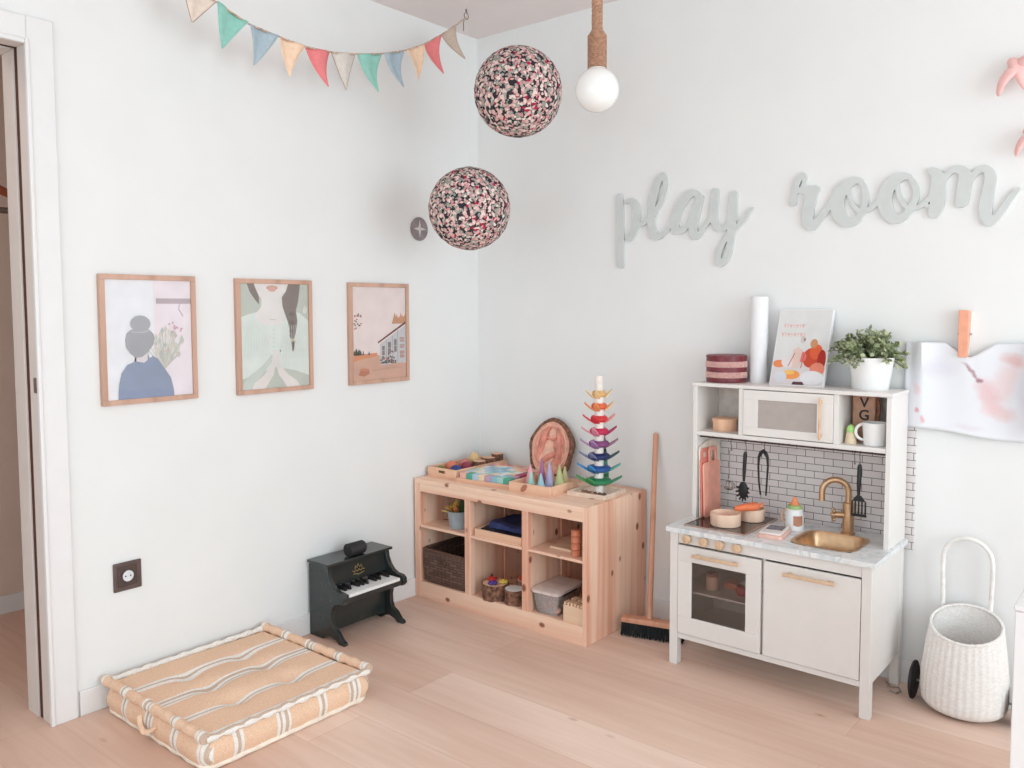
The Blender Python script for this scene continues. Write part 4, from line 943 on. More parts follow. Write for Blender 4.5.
# sink
def rrect(a, b, c, d, r, n=6):
    o = []
    for cx, cy, s in ((b-r, d-r, 0), (a+r, d-r, 90), (a+r, c+r, 180), (b-r, c+r, 270)):
        for i in range(n+1):
            an = math.radians(s+90*i/n); o.append((cx+r*math.cos(an), cy+r*math.sin(an)))
    return o
m = MB(); R = []
for ins, z, r in ((-.012, CT+.0005, .055), (-.013, CT+.003, .056), (.0, CT+.004, .05), (.006, CT-.006, .048), (.016, CT-.066, .04), (.040, CT-.075, .03), (.09, CT-.077, .01)):
    R.append([m.v((p[0], p[1], z)) for p in rrect(HX0+ins, HX1-ins, HY0+ins, HY1-ins, r)])
m.loft(R, False, True); m.build('sink_basin', BRASS, t)
# faucet
m = MB(); fx, fy = 1.918, -.080
m.lathe([(.026, 0), (.026, .006), (.0205, .010), (.0205, .115), (.016, .120)], (fx, fy, CT), seg=24)
R_ = .047; path = [(fx, fy, CT+.10), (fx, fy, CT+.15)]
dv = Vector((-.9, -.43, 0)).normalized()
for a in np.linspace(0, math.pi, 14): path.append(tuple(Vector((fx, fy, CT+.155))+dv*(R_-R_*math.cos(a))+Vector((0, 0, R_*math.sin(a)))))
e = Vector(path[-1]); path += [tuple(e+Vector((0, 0, -.03)))]
m.tube(path, .0115, 14); e = Vector(path[-1]); m.cyl(e, e+Vector((0, 0, -.004)), .013)
fa = m.build('faucet', BRASS, t)
m = MB(); hc = Vector((fx, fy, CT+.070)); m.cyl(hc, hc+dv*.048, .0135, .012); e = hc+dv*.052
m.ball(e, .012, 12, 8); sd = dv.cross(Vector((0, 0, 1)))
for a in range(4):
    an = math.pi/4+a*math.pi/2; d_ = sd*math.cos(an)+Vector((0, 0, 1))*math.sin(an); m.cyl(e, e+d_*.021, .0058, .0048); m.ball(e+d_*.023, .0072, 10, 8)
m.build('tap_handle', BRASS, fa)
# cooktop
m = bx(1.388, 1.628, -.352, -.048, CT, CT+.004); ck = m.build('cooktop', mat('cooktop_glass', (46, 34, 34), .06, var=.02, spec=.8), t, bev=.001)
m = MB()
m.box(1.383, 1.388, -.357, -.043, CT, CT+.0055); m.box(1.628, 1.633, -.357, -.043, CT, CT+.0055); m.box(1.388, 1.628, -.357, -.352, CT, CT+.0055); m.box(1.388, 1.628, -.048, -.043, CT, CT+.0055)
m.build('steel_rim', mat('rim_rose', (196, 168, 156), .3, .7), ck)
for x, y, r in ((1.52, -.275, .05), (1.50, -.125, .06)):
    m = MB(); m.tube([(x+r*math.cos(a), y+r*math.sin(a), CT+.0042) for a in np.linspace(0, 2*math.pi, 36)[:-1]], .0009, 5, True); m.build('hob_ring', mat('hob_print', (150, 130, 126), .4), ck)
# doors
def handle(m, xa, xb, y, z):
    m.prism([(xa, z+.003), (xa+.004, z+.009), (xb-.004, z+.009), (xb, z+.003), (xb, z-.004), (xa, z-.004)], 'y', y-.030, y-.022)
    m.box(xa+.012, xa+.026, y-.024, y, z-.004, z+.007); m.box(xb-.026, xb-.012, y-.024, y, z-.004, z+.007)
m = MB(); a, b, c, d = 1.383, 1.7165, .130, .476; e, f, g, h = 1.440, 1.659, .198, .416; y0, y1 = KF-.002, KF+.012
m.box(a, b, y0, y1, c, g); m.box(a, b, y0, y1, h, d); m.box(a, e, y0, y1, g, h); m.box(f, b, y0, y1, g, h)
od = m.build('oven_door', KWHITE, t, bev=.0012)
m = MB(); handle(m, 1.453, 1.640, y0, .447); m.build('handle', PALEB, od, bev=.002)
m = bx(e, f, KF+.004, KF+.006, g, h); m.build('window_pane', SMOKE, od)
m = MB(); m.box(e-.003, f+.003, y0-.001, y0, g-.003, g); m.bm.free()
m = bx(1.7285, KX1-.034-.002, y0, y1, .130, .476); cd = m.build('cupboard_door', KWHITE, t, bev=.0012)
m = MB(); handle(m, 1.805, 1.988, y0, .447); m.build('handle', PALEB, cd, bev=.002)
m = bx(KX0+.015, 1.7175, KF+.03, KB-.012, .286, .293); m.build('oven_shelf', KWHITE, t)
# upper unit
m = bx(KX0, KX0+.018, KU, KB, CT, 1.076); m.build('upper_side_panel', KWHITE, t, bev=.0015)
m = bx(KX1-.018, KX1, KU, KB, CT, 1.076); m.build('upper_side_panel', KWHITE, t, bev=.0015)
m = bx(KX0-.003, KX1+.003, KU-.004, KB, 1.076, 1.090); m.build('top_board', KWHITE, t, bev=.002)
m = bx(KX0+.018, KX1-.018, KU+.001, KB, .880, .896); m.build('shelf_bottom', KWHITE, t, bev=.0015)
m = bx(1.5405, 1.5585, KU+.001, KB, .896, 1.076); m.build('upper_divider', KWHITE, t, bev=.001)
m = bx(1.903, 1.921, KU+.001, KB, .896, 1.076); m.build('upper_divider', KWHITE, t, bev=.001)
m = bx(KX0+.018, KX1-.018, KB-.006, KB, .896, 1.076); m.build('upper_back', mat('upper_back_paint', (222, 210, 204), .6), t)
m = MB(); a, b, c, d = 1.560, 1.9015, .899, 1.073; e, f, g, h = 1.618, 1.843, .930, 1.037; y0, y1 = KU-.002, KU+.010
m.box(a, b, y0, y1, c, g); m.box(a, b, y0, y1, h, d); m.box(a, e, y0, y1, g, h); m.box(f, b, y0, y1, g, h); md_ = m.build('microwave_door', KWHITE, t, bev=.001)
m = bx(e, f, KU+.003, KU+.005, g, h); m.build('window_pane', mat('microwave_pane', (178, 166, 160), .2, var=.02), md_)
m = MB(); m.box(1.857, 1.863, y0-.024, y0-.014, .908, 1.062); m.box(1.857, 1.863, y0-.016, y0, .918, .928); m.box(1.857, 1.863, y0-.016, y0, 1.042, 1.052); m.build('handle', mat('wood_handle', (226, 184, 148), .5), md_, bev=.0012)
m = MB(); m.cyl((KX0+.018, -.19, .871), (KX1-.018, -.19, .871), .003, seg=8)
for x in (1.42, 1.73, 2.03): m.cyl((x, -.19, .871), (x, -.19, .882), .003, seg=8)
m.build('utensil_rail', mat('rail_dark', (88, 74, 70), .4, .6), t)

def s_hook(x, y, z, label):
    m = MB(); r = .0055
    p = [(x, y+r*math.cos(a), z+r*math.sin(a)) for a in np.linspace(-.6, math.pi, 9)]+[(x, y-r, z-.012), (x, y-r*.4, z-.026)]+[(x, y+r*math.cos(a)*.9, z-.038+r*math.sin(a)) for a in np.linspace(math.pi*.6, math.pi*1.95, 8)]
    m.tube(p, .0013, 6); o = m.build('s_hook', mat('hook_dark', (96, 84, 80), .35, .8), loc=(x, y, z-.044)); tag(o, label, 'hook', 'hooks on the kitchen rail'); return o
ry, rz = -.19, .8695
s_hook(1.500, ry, rz, 'metal hook on the rail holding the little whisk'); s_hook(1.562, ry, rz, 'metal hook on the rail holding the black spaghetti spoon')
s_hook(1.637, ry, rz, 'metal hook on the rail holding the black tongs'); s_hook(1.990, ry, rz, 'metal hook on the rail holding the black spatula'); s_hook(1.972, ry, rz, 'empty metal hook on the rail beside the spatula')
# utensils
t = thing('spaghetti_spoon', 'black toothed spaghetti spoon hanging from the kitchen rail', 'spoon', (1.556, ry, .64))
x, y = 1.556, ry-.004
m = MB(); m.tube([(x+.004, y, .828), (x+.003, y, .815), (x, y, .75), (x-.001, y, .712)], [.0055, .0085, .0075, .005], 10, flat=.6); m.build('handle', BLACKP, t)
m = MB(); m.ball((x-.003, y, .676), .0235, 18, 12, (.85, .35, 1.45))
for i in range(9):
    a = math.pi*(-.1+i*.15)+math.pi; m.cyl((x-.003+.018*math.cos(a), y, .676+.030*math.sin(a)), (x-.003+.028*math.cos(a), y-.008, .676+.042*math.sin(a)), .0045, .003, 8)
m.build('spoon_head', BLACKP, t)
t = thing('tongs', 'black plastic tongs hanging from the kitchen rail', 'tongs', (1.632, ry, .66)); x = 1.632
for s in (-1, 1):
    m = MB(); m.tube([(x+s*.004, y, .836), (x+s*.017, y, .815), (x+s*.019, y, .78), (x+s*.016, y, .72), (x+s*.011+.002, y, .668)], [.0065, .0055, .0042, .0038, .0034], 8, flat=.9); m.build('arm', BLACKP, t)
m = MB(); m.tube([(x-.015, y, .818), (x-.01, y, .833), (x, y, .840), (x+.01, y, .833), (x+.015, y, .818)], .0065, 8); m.build('hinge_bow', BLACKP, t)
t = thing('spatula', 'black slotted spatula hanging on the right of the kitchen rail', 'spatula', (1.990, ry, .64)); x = 1.990
m = MB(); m.tube([(x, y, .828), (x, y, .818), (x-.001, y, .76), (x-.002, y, .712)], [.006, .009, .009, .005], 10, flat=.6); m.build('handle', BLACKP, t)
m = MB()
m.prism([(x-.010, .715), (x+.008, .715), (x+.020, .700), (x+.024, .695), (x-.025, .695), (x-.020, .700)], 'y', y-.003, y+.001)
for i in range(5): m.box(x-.026+i*.0115, x-.0205+i*.0115, y-.003, y+.001, .650, .6955)
m.box(x-.027, x+.027, y-.003, y+.001, .640, .650); m.build('blade', BLACKP, t, bev=.0008)
t = thing('ball_whisk', 'small silver wire whisk hanging on the left of the kitchen rail', 'whisk', (1.495, ry, .665)); x = 1.494
m = MB(); m.tube([(x, y, .828), (x, y, .77), (x-.001, y, .715)], .0022, 8); m.build('handle', STEEL, t)
m = MB()
for a in range(5):
    an = a*math.pi/5; m.tube([(x+.022*math.sin(b_)*math.cos(an), y+.022*math.sin(b_)*math.sin(an), .688-.018*math.cos(b_)) for b_ in np.linspace(0, 2*math.pi, 18)[:-1]], .0016, 5, True)
m.build('wire_loops', STEEL, t)

# cutting boards against the left side panel
def cutboard(name, label, x, y0, y1, z0, z1, hy0, hy1, hz, th, mt, tilt, hole=True):
    t = thing(name, label, 'cutting board', (x, 0, z0), rot=(0, math.radians(tilt), 0))
    H_ = z1-z0; m = MB()
    ym = (hy0+hy1)/2
    pts = rrect(0, H_, y0, y1, .016)  # (z,y)
    out = [(p[1], p[0]) for p in pts]
    m.prism(out, 'x', 0, th)
    hh = hz-z0
    # handle as a rounded loop around its hole
    w_ = (hy1-hy0); hm = (H_+hh)/2
    m.box(0, th, hy0, hy0+w_*.26, H_-.004, hh-.008); m.box(0, th, hy1-w_*.26, hy1, H_-.004, hh-.008); m.box(0, th, hy0+w_*.12, hy1-w_*.12, hh-.016, hh)
    m.build('board', mt, t, bev=.003)
    return t
PK = mat('board_coral', (240, 168, 148), .55, var=.03); PD = mat('board_deep', (226, 132, 118), .55, var=.03)
cr = thing('cutting_board', 'cream cutting board with a rounded top, rearmost against the kitchen side', 'cutting board', (1.3745, 0, CT+.001), rot=(0, math.radians(-1.4), 0))
m = MB(); top_ = [(-.212+.185*i/12, .285+.022*math.sin(math.pi*i/12)) for i in range(13)]
m.prism([(-.212, 0)]+top_+[(-.027, 0)], 'x', 0, .006); m.build('board', mat('board_cream', (238, 224, 208), .55), cr, bev=.002)
cutboard('cutting_board', 'deep coral cutting board behind the lighter one beside the hob', 1.3835, -.216, -.115, CT+.001, .785, -.205, -.145, .822, .006, PD, -1.8)
cutboard('cutting_board', 'light coral paddle board with a handle hole, frontmost of the boards', 1.3935, -.214, -.068, CT+.001, .766, -.162, -.088, .824, .008, PK, -2.2)

# pans and things on the worktop
def pan(name, label, x, y, z, r, h, mt, hdir=None):
    t = thing(name, label, 'pan', (x, y, z)); m = MB(); m.lathe([(r*.97, 0), (r, .004), (r, h), (r-.005, h), (r-.006, .006)], (x, y, z), seg=36); m.build('pan_body', mt, t)
    if hdir:
        d = Vector((*hdir, 0)).normalized(); p = Vector((x, y, z+h*.7)); m = MB(); m.tube([p+d*(r-.003), p+d*(r+.03), p+d*(r+.062)], [.007, .0075, .009], 10, flat=.7); m.build('handle', mt, t)
    return t
BW = wood('pan_wood', (244, 208, 184), (230, 186, 160), 'z', knots=False)
pan('toy_pan', 'round pale wooden toy pan at the front of the hob', 1.513, -.262, CT+.0056, .058, .048, BW)
pan('toy_pan', 'round pale wooden toy pan at the back of the hob', 1.560, -.128, CT+.0056, .050, .048, BW)
t = thing('toy_carrot', 'orange toy carrot lying across the wooden pans', 'toy carrot', (1.55, -.2, CT+.055))
m = MB(); a, b = Vector((1.528, -.215, CT+.062)), Vector((1.600, -.158, CT+.072)); m.tube([a.lerp(b, s) for s in (0, .1, .35, .6, .9, 1)], [.008, .011, .014, .016, .018, .012], 12); m.build('root', mat('carrot_orange', (244, 128, 84), .5, var=.06), t)
m = MB()
for d in ((.016, .010, .014), (.022, .002, .004), (.010, .020, .002)): m.tube([b+Vector((.004, .002, 0)), b+Vector(d)], [.006, .004], 8)
m.build('carrot_top', mat('carrot_top_mat', (240, 150, 110), .5), t)
t = thing('pink_lid', 'small flat pink disc in the front wooden pan', 'lid', (1.51, -.262, CT+.04)); m = MB(); m.lathe([(.03, 0), (.032, .004), (.0, .008)], (1.505, -.258, CT+.034), seg=20); m.build('lid', mat('lid_pink', (236, 180, 164), .5), t)
t = thing('toy_jug', 'white toy milk jug with a green lid ring beside the sink', 'jug', (1.735, -.135, CT))
x, y = 1.735, -.135
m = MB(); m.lathe([(.034, 0), (.036, .004), (.034, .05), (.031, .074), (.024, .080)], (x, y, CT), seg=28); m.build('jug_body', POT, t)
m = MB(); m.lathe([(.027, 0), (.028, .004), (.026, .012), (.020, .014)], (x, y, CT+.079), seg=24); m.build('lid_ring', mat('lid_green', (168, 196, 130), .5), t)
m = MB(); m.lathe([(.017, 0), (.018, .006), (.010, .014), (.008, .026), (.004, .03)], (x, y, CT+.0925), seg=20); m.build('teat', mat('teat_orange', (240, 150, 100), .5), t)
m = MB(); m.tube([(x-.028-.020*math.sin(a), y+.0-.006, CT+.045+.026*math.cos(a)) for a in np.linspace(0, math.pi, 10)], .0045, 8); m.build('handle', mat('jug_wood', (222, 180, 150), .5), t)
m = MB()
m.grid(lambda u, v: (x+.0358*math.cos(math.radians(-75+60*u)), y+.0358*math.sin(math.radians(-75+60*u)), CT+.022+.034*v-.006*math.sin(math.pi*u)*(1-v)), 8, 3); m.build('label_patch', mat('patch_tan', (188, 132, 106), .6), t)
t = thing('toy_scale', 'pale pink toy till pad with a grey screen on the worktop', 'toy', (1.710, -.265, CT), rot=(0, 0, math.radians(8)))
m = MB(); m.prism(rrect(-.045, .045, -.075, .075, .012), 'z', 0, .014); m.build('base', mat('pad_pink', (238, 190, 176), .5), t, bev=.002)
m = MB(); m.prism(rrect(-.040, .040, -.066, .070, .010), 'z', .014, .021); m.build('top_plate', mat('pad_white', (238, 228, 224), .5), t, bev=.002)
m = bx(-.028, .030, -.012, .055, .021, .0225); m.build('screen', mat('pad_screen', (112, 110, 120), .25), t)

# things in the upper shelf
t = thing('wooden_bowl', 'small round wooden box in the left cubby of the kitchen shelf', 'box', (1.445, -.13, .896))
m = MB(); m.lathe([(.046, 0), (.048, .003), (.048, .036)], (1.445, -.135, .896), seg=32); m.build('box_body', wood('bowl_wood', (236, 190, 158), (220, 166, 134), 'z', knots=False), t)
m = MB(); m.lathe([(.050, 0), (.050, .012), (.047, .014)], (1.445, -.135, .9322), seg=32); m.build('box_lid', MATS['bowl_wood'], t)
t = thing('letter_block', 'brown wooden block printed with the letters V and G in the kitchen shelf', 'block', (1.965, -.085, .896))
m = bx(1.932, 2.012, -.105, -.055, .896, 1.068); m.build('block_body', mat('block_tan', (190, 146, 122), .7, var=.08, scale=40), t, bev=.003)
for s, z in (('V', 1.024), ('G', .978)): text_mesh('printed_letter', s, .052, BLACKP, t, T(1.974, -.1055, z) @ Matrix.Rotation(math.pi/2, 4, 'X'))
m = MB(); m.tube([(2.012, -.08, 1.06), (2.020, -.085, 1.02), (2.016, -.088, .98), (2.024, -.09, .94), (2.018, -.09, .902)], .007, 8); m.build('cord', mat('cord_brown', (150, 104, 84), .9, var=.2, scale=90), t)
t = thing('mug', 'white mug with its handle to the left in the kitchen shelf', 'mug', (2.025, -.160, .896))
x, y, z = 2.028, -.158, .896
m = MB(); m.lathe([(.034, 0), (.037, .003), (.0425, .082), (.0395, .082), (.035, .008)], (x, y, z), seg=32); m.build('mug_body', POT, t)
d = Vector((-.94, -.34, 0)).normalized(); m = MB(); m.tube([Vector((x, y, z+.047))+d*(.037+.026*math.sin(a))+Vector((0, 0, .028*math.cos(a))) for a in np.linspace(0, math.pi, 14)], .0052, 8); m.build('handle', POT, t)
t = thing('peg_doll', 'small wooden peg shape with a light green top in the kitchen shelf', 'toy', (1.948, -.16, .896))
m = MB(); m.lathe([(.020, 0), (.021, .003), (.017, .035), (.015, .042)], (1.948, -.165, .896), seg=22); m.build('base', mat('peg_wood', (228, 206, 176), .6), t)
m = MB(); m.lathe([(.0155, 0), (.0158, .008), (.013, .018), (.006, .025), (.001, .027)], (1.948, -.165, .938), seg=22); m.build('cap', mat('peg_green', (176, 222, 132), .6), t)

# things in the oven
t = thing('pepper_jar', 'pale peach jar standing on the oven shelf', 'jar', (1.415, -.29, .293))
m = MB(); m.lathe([(.024, 0), (.025, .002), (.025, .05), (.021, .053)], (1.475, -.29, .293), seg=24); m.build('jar_body', mat('jar_peach', (236, 196, 172), .5), t)
m = MB(); m.lathe([(.022, 0), (.022, .010)], (1.475, -.29, .3462), seg=24); m.build('jar_lid', mat('jar_lid_brown', (160, 116, 98), .5), t)
t = thing('toy_ketchup', 'red toy bottle lying on the oven shelf', 'bottle', (1.60, -.28, .293))
m = MB(); m.tube([(1.585, -.31, .311), (1.59, -.305, .311), (1.635, -.27, .311), (1.655, -.255, .311), (1.675, -.24, .311)], [.012, .018, .018, .010, .007], 14); m.build('bottle_body', mat('ketchup_red', (196, 52, 48), .45), t)
t = thing('glass_bottle', 'clear toy bottle lying behind the red one in the oven', 'bottle', (1.6, -.2, .293))
m = MB(); m.tube([(1.56, -.21, .3135), (1.565, -.21, .3135), (1.62, -.18, .3135), (1.64, -.17, .3135), (1.67, -.15, .3135)], [.016, .0205, .0205, .010, .008], 14); m.build('bottle_body', CLEARP, t)
t = thing('toy_food_box', 'salmon toy food piece lying at the back of the oven shelf', 'toy', (1.53, -.2, .293)); m = bx(1.50, 1.56, -.25, -.19, .293, .315); m.build('piece', mat('food_salmon', (226, 140, 110), .6), t, bev=.004)

# ------------------------------------------------------------------ on top of the kitchen
t = thing('striped_tin', 'round burgundy tin with two beaded pale bands on top of the kitchen', 'tin', (1.42, -.12, 1.09))
x, y, z = 1.437, -.112, 1.0902; RT = .079
BU = mat('tin_burgundy', (118, 48, 56), .4, var=.15, scale=60); BD = mat('tin_band', (224, 180, 172), .6, var=.15, scale=160)
m = MB(); m.lathe([(RT-.003, 0), (RT, .003), (RT, .104), (RT-.003, .107)], (x, y, z), seg=44); m.build('tin_body', BU, t)
for z0 in (.022, .064):
    m = MB()
    for j in range(4):
        for i in range(60):
            a = 2*math.pi*(i+.5*(j % 2))/60; m.ball((x+RT*math.cos(a), y+RT*math.sin(a), z+z0+j*.0056), .0037, 6, 5)
    m.build('beaded_band', BD, t)
m = MB(); m.lathe([(RT+.0015, 0), (RT+.0015, .008), (RT-.004, .010)], (x, y, z+.099), seg=44); m.build('lid', BU, t)
t = thing('paper_roll', 'white paper roll standing upright on top of the kitchen', 'paper roll', (1.575, -.1, 1.09))
m = MB(); m.lathe([(.0345, 0), (.0345, .340), (.030, .340), (.030, .334), (.012, .334), (.012, .340), (.010, .340), (.010, .03)], (1.551, -.062, 1.09), seg=36, cap1=True); m.build('roll', CARD, t)
t = thing('photo_board', 'thick white photo board of a decorated party leaning on the back wall', 'picture', (1.625, -.134, 1.0905), rot=(math.radians(-20.5), 0, math.radians(1)))
BWd, BH = .207, .310
m = MB(); m.prism([(0, 0), (BWd, 0), (BWd, BH), (0, BH)], 'y', 0, .020); m.build('board', CARD, t, bev=.001)
p = Print((.004, -.0006, .004), (BWd-.008, 0, 0), (0, 0, BH-.008), (0, -1, 0))
p.poly([(0, 0), (1, 0), (1, 1), (0, 1)], (222, 220, 218)); p.poly([(0, 0), (1, 0), (1, .28), (.5, .3), (0, .26)], (218, 208, 208))
for x0, y0, n_ in ((.10, .80, 7), (.08, .68, 8)):
    p.line([(x0-.03, y0+.02), (x0+.2, y0-.01), (x0+.45, y0+.01)], .004, (190, 180, 180))
    for i in range(n_): p.poly([(x0+.06*i, y0), (x0+.05+.06*i, y0), (x0+.025+.06*i, y0-.05)], [(228, 176, 172), (232, 196, 188)][i % 2])
for c in (((.72, .36, .16, .13, (206, 84, 62))), ((.80, .44, .12, .10, (226, 104, 70))), ((.92, .33, .10, .14, (178, 58, 52))), ((.74, .55, .07, .06, (206, 150, 110))), ((.53, .37, .10, .07, (224, 124, 116))),
          ((.12, .27, .12, .05, (232, 140, 96))), ((.38, .13, .17, .06, (240, 156, 92))), ((.34, .16, .10, .03, (246, 196, 110))), ((.86, .21, .16, .09, (232, 140, 118))), ((.78, .10, .22, .09, (228, 224, 226))), ((.18, .10, .12, .07, (214, 214, 222))), ((.30, .30, .14, .08, (226, 218, 218)))):
    p.ell(c[0], c[1], c[2] if c[0]+c[2] < 1 else 1-c[0], c[3], c[4])
p.poly([(.38, .22), (.36, .46), (.44, .50), (.54, .46), (.50, .22)], (228, 200, 190)); p.ell(.52, .60, .05, .05, (206, 196, 192)); p.ell(.55, .60, .018, .022, (150, 120, 116)); p.line([(.30, .24), (.40, .42)], .016, (206, 96, 88)); p.line([(.55, .22), (.58, .42)], .014, (200, 90, 84))
p.poly([(.42, .0), (.44, .04), (.62, .04), (.66, .0)], (96, 66, 70)); p.build('photo_print', t)
# plant
t = thing('potted_plant', 'bushy green plant in a white pot on top of the kitchen', 'potted plant', (2.0, -.1, 1.09))
px, py, pz = 1.992, -.100, 1.09
m = MB(); m.lathe([(.060, 0), (.062, .003), (.078, .112), (.079, .117), (.074, .117), (.072, .100)], (px, py, pz), seg=36, cap1=False); m.build('pot', POT, t)
m = MB(); m.lathe([(.072, 0), (.055, .006), (.0, .010)], (px, py, pz+.095), seg=24); m.build('soil', mat('soil_dark', (84, 66, 56), .95, var=.3), t)
rr = random.Random(12); leaves = MB(); leaves2 = MB(); stems = MB(); tips = []
for i in range(74):
    a = rr.uniform(0, 2*math.pi); el = rr.uniform(-.22, 1.5); L = rr.uniform(.062, .100)
    d = Vector((math.cos(a)*math.cos(el), math.sin(a)*math.cos(el), math.sin(el)*.95)); b = Vector((px+.03*math.cos(a), py+.03*math.sin(a), pz+.108))
    if b.y+d.y*L*1.25 > -.02: d.y *= .3
    pts = [b, b+d*L*.5+Vector((0, 0, .015)), b+d*L*1.15+Vector((0, 0, .01-.02*math.cos(el)))]
    stems.tube(pts, .0014, 5)
    for s in np.linspace(.25, 1, 11):
        p0 = pts[0].lerp(pts[1], s*2) if s < .5 else pts[1].lerp(pts[2], s*2-1)
        for q in range(3):
            dd = Vector((rr.uniform(-1, 1), rr.uniform(-1, 1), rr.uniform(-.4, 1))).normalized(); Ln = rr.uniform(.014, .022); sd_ = dd.cross(Vector((rr.random(), rr.random(), 1))).normalized()*Ln*.48
            T_ = leaves if rr.random() < .6 else leaves2
            v = [T_.v(p0), T_.v(p0+dd*Ln*.5+sd_), T_.v(p0+dd*Ln), T_.v(p0+dd*Ln*.5-sd_)]; T_.f(v)
for j in range(3):   # long sprig on the left
    b = Vector((px-.06, py-.02, pz+.135)); e = b+Vector((-.055-.01*j, -.02, .03-.012*j)); stems.tube([b-Vector((-.03, 0, .02)), b, e], .0013, 5)
    for s in (.3, .6, .8, 1):
        p0 = b.lerp(e, s)
        for q in range(3):
            dd = Vector((rr.uniform(-1, .4), rr.uniform(-1, 1), rr.uniform(-1, 1))).normalized(); sd_ = dd.cross(Vector((0, 0, 1))).normalized()*.005; v = [leaves2.v(p0), leaves2.v(p0+dd*.007+sd_), leaves2.v(p0+dd*.014), leaves2.v(p0+dd*.007-sd_)]; leaves2.f(v)
stems.build('stems', mat('stem_green', (96, 104, 66), .7), t)
leaves.build('foliage', mat('leaf_sage', (186, 192, 156), .65, var=.18, scale=50), t, smooth=False); leaves2.build('dark_foliage', mat('leaf_deep', (132, 142, 108), .65, var=.2, scale=50), t, smooth=False)

# ------------------------------------------------------------------ paper hanging from a giant peg
t = thing('painted_paper', 'large white paper with pink watercolour marks hanging on the back wall', 'paper', (2.27, 0, 1.1))
m = MB()
def sheet(u, v):
    x = 2.085+u*.46; c = (x-2.285)
    topz = 1.262-.050*max(0, 1-abs(c-.012)/.075)**.8 if abs(c-.012) < .075 else 1.262; bot = .952-.022*u+.006*math.sin(u*7)
    z = bot+(topz-bot)*v
    flop = .045*math.exp(-((u-.08)/.10)**2)*(v**1.5)+.05*math.exp(-((u-.97)/.10)**2)*(v**1.2)
    y = -.018-.007*math.sin(u*14+1)*(.4+.6*v)-.012*v*v*abs(math.sin(u*6.3))-.006*math.sin(u*5)*(1-v)-flop*.5
    k_ = min(1, max(0, (x-2.106)/.04)); y = y*k_-.011*(1-k_)   # tucked behind the kitchen's rear edge
    return (x, min(y, -.006), z)
m.grid(sheet, 60, 30)
pm, nt, b = newmat('watercolour_paper'); v = coords(nt, loc=(0, 0, 0)); base = lin((236, 236, 241)); c = base
tc = N(nt, 'ShaderNodeTexCoord'); nz = N(nt, 'ShaderNodeTexNoise', i_Scale=16.0, i_Detail=4.0); nt.links.new(tc.outputs['Object'], nz.inputs['Vector'])
def blob(c, cx, cz, rx, rz, rot, col, amt=.8):
    mp = N(nt, 'ShaderNodeMapping', vector_type='TEXTURE'); mp.inputs['Location'].default_value = (cx-2.27, 0, cz-1.1); mp.inputs['Rotation'].default_value = (0, math.radians(rot), 0); mp.inputs['Scale'].default_value = (rx, 10, rz)
    ad = N(nt, 'ShaderNodeVectorMath', operation='MULTIPLY_ADD'); nt.links.new(nz.outputs['Color'], ad.inputs[0]); ad.inputs[1].default_value = (.05, .05, .05); nt.links.new(tc.outputs['Object'], ad.inputs[2])
    a2 = N(nt, 'ShaderNodeVectorMath', operation='SUBTRACT'); nt.links.new(ad.outputs[0], a2.inputs[0]); a2.inputs[1].default_value = (.025, .025, .025)
    nt.links.new(a2.outputs[0], mp.inputs['Vector']); ln_ = N(nt, 'ShaderNodeVectorMath', operation='LENGTH'); nt.links.new(mp.outputs[0], ln_.inputs[0])
    r = ramp(nt, [(.35, (int(255*amt),)*3), (1.0, (0, 0, 0))]); nt.links.new(ln_.outputs['Value'], r.inputs[0]); return mixc(nt, r.outputs[0], c, lin(col))
c = blob(c, 2.40, 1.12, .05, .13, 25, (238, 208, 208)); c = blob(c, 2.355, 1.09, .04, .075, -20, (230, 186, 188)); c = blob(c, 2.43, 1.205, .05, .035, 20, (226, 176, 172)); c = blob(c, 2.385, 1.03, .065, .03, 15, (236, 196, 196))
c = blob(c, 2.20, 1.17, .07, .05, 0, (224, 220, 232)); c = blob(c, 2.47, 1.10, .05, .09, 0, (222, 222, 232)); c = blob(c, 2.135, 1.02, .012, .016, 0, (222, 110, 116)); c = blob(c, 2.13, 1.09, .014, .03, 0, (242, 206, 210)); c = blob(c, 2.15, .985, .01, .022, 20, (236, 150, 155))
c = blob(c, 2.30, .965, .06, .012, 0, (224, 206, 214), .6); c = blob(c, 2.305, 1.165, .06, .010, 42, (176, 130, 140), .9); c = blob(c, 2.335, 1.135, .016, .014, 0, (166, 110, 124), .9)
nt.links.new(c, b.inputs['Base Color']); b.inputs['Roughness'].default_value = .9; b.inputs['Specular IOR Level'].default_value = .1
m.build('sheet', pm, t, solid=.0008)
m = MB()
m.grid(lambda u, v: (2.515+.035*math.sin(math.pi*u*1.1), -.045+.032*math.cos(math.pi*u*1.1), 1.0+.262*v-.05*u*(1-v)), 14, 10); m.build('curled_edge', mat('paper_back', (240, 240, 246), .85, var=.01), t, solid=.0008)
t = thing('giant_peg', 'giant coral clothes peg fixed to the wall above the paper', 'peg', (2.285, -.03, 1.215))
PG = mat('peg_coral', (240, 168, 138), .5, var=.03); PG2 = mat('peg_pale', (246, 226, 216), .5, var=.03)
m = MB(); m.prism([(2.262, 1.214), (2.290, 1.212), (2.294, 1.290), (2.294, 1.375), (2.262, 1.377)], 'y', -.042, -.028); m.build('front_arm', PG, t, bev=.002)
m = MB(); m.prism([(2.262, 1.214), (2.290, 1.212), (2.298, 1.290), (2.300, 1.372), (2.262, 1.377)], 'y', -.020, -.0005); m.build('back_arm', PG2, t, bev=.002)
m = MB(); m.tube([(2.260+.040*s, -.024+.004*math.sin(s*40), 1.293) for s in np.linspace(0, 1, 30)], .0035, 6); m.build('spring', STEEL, t)

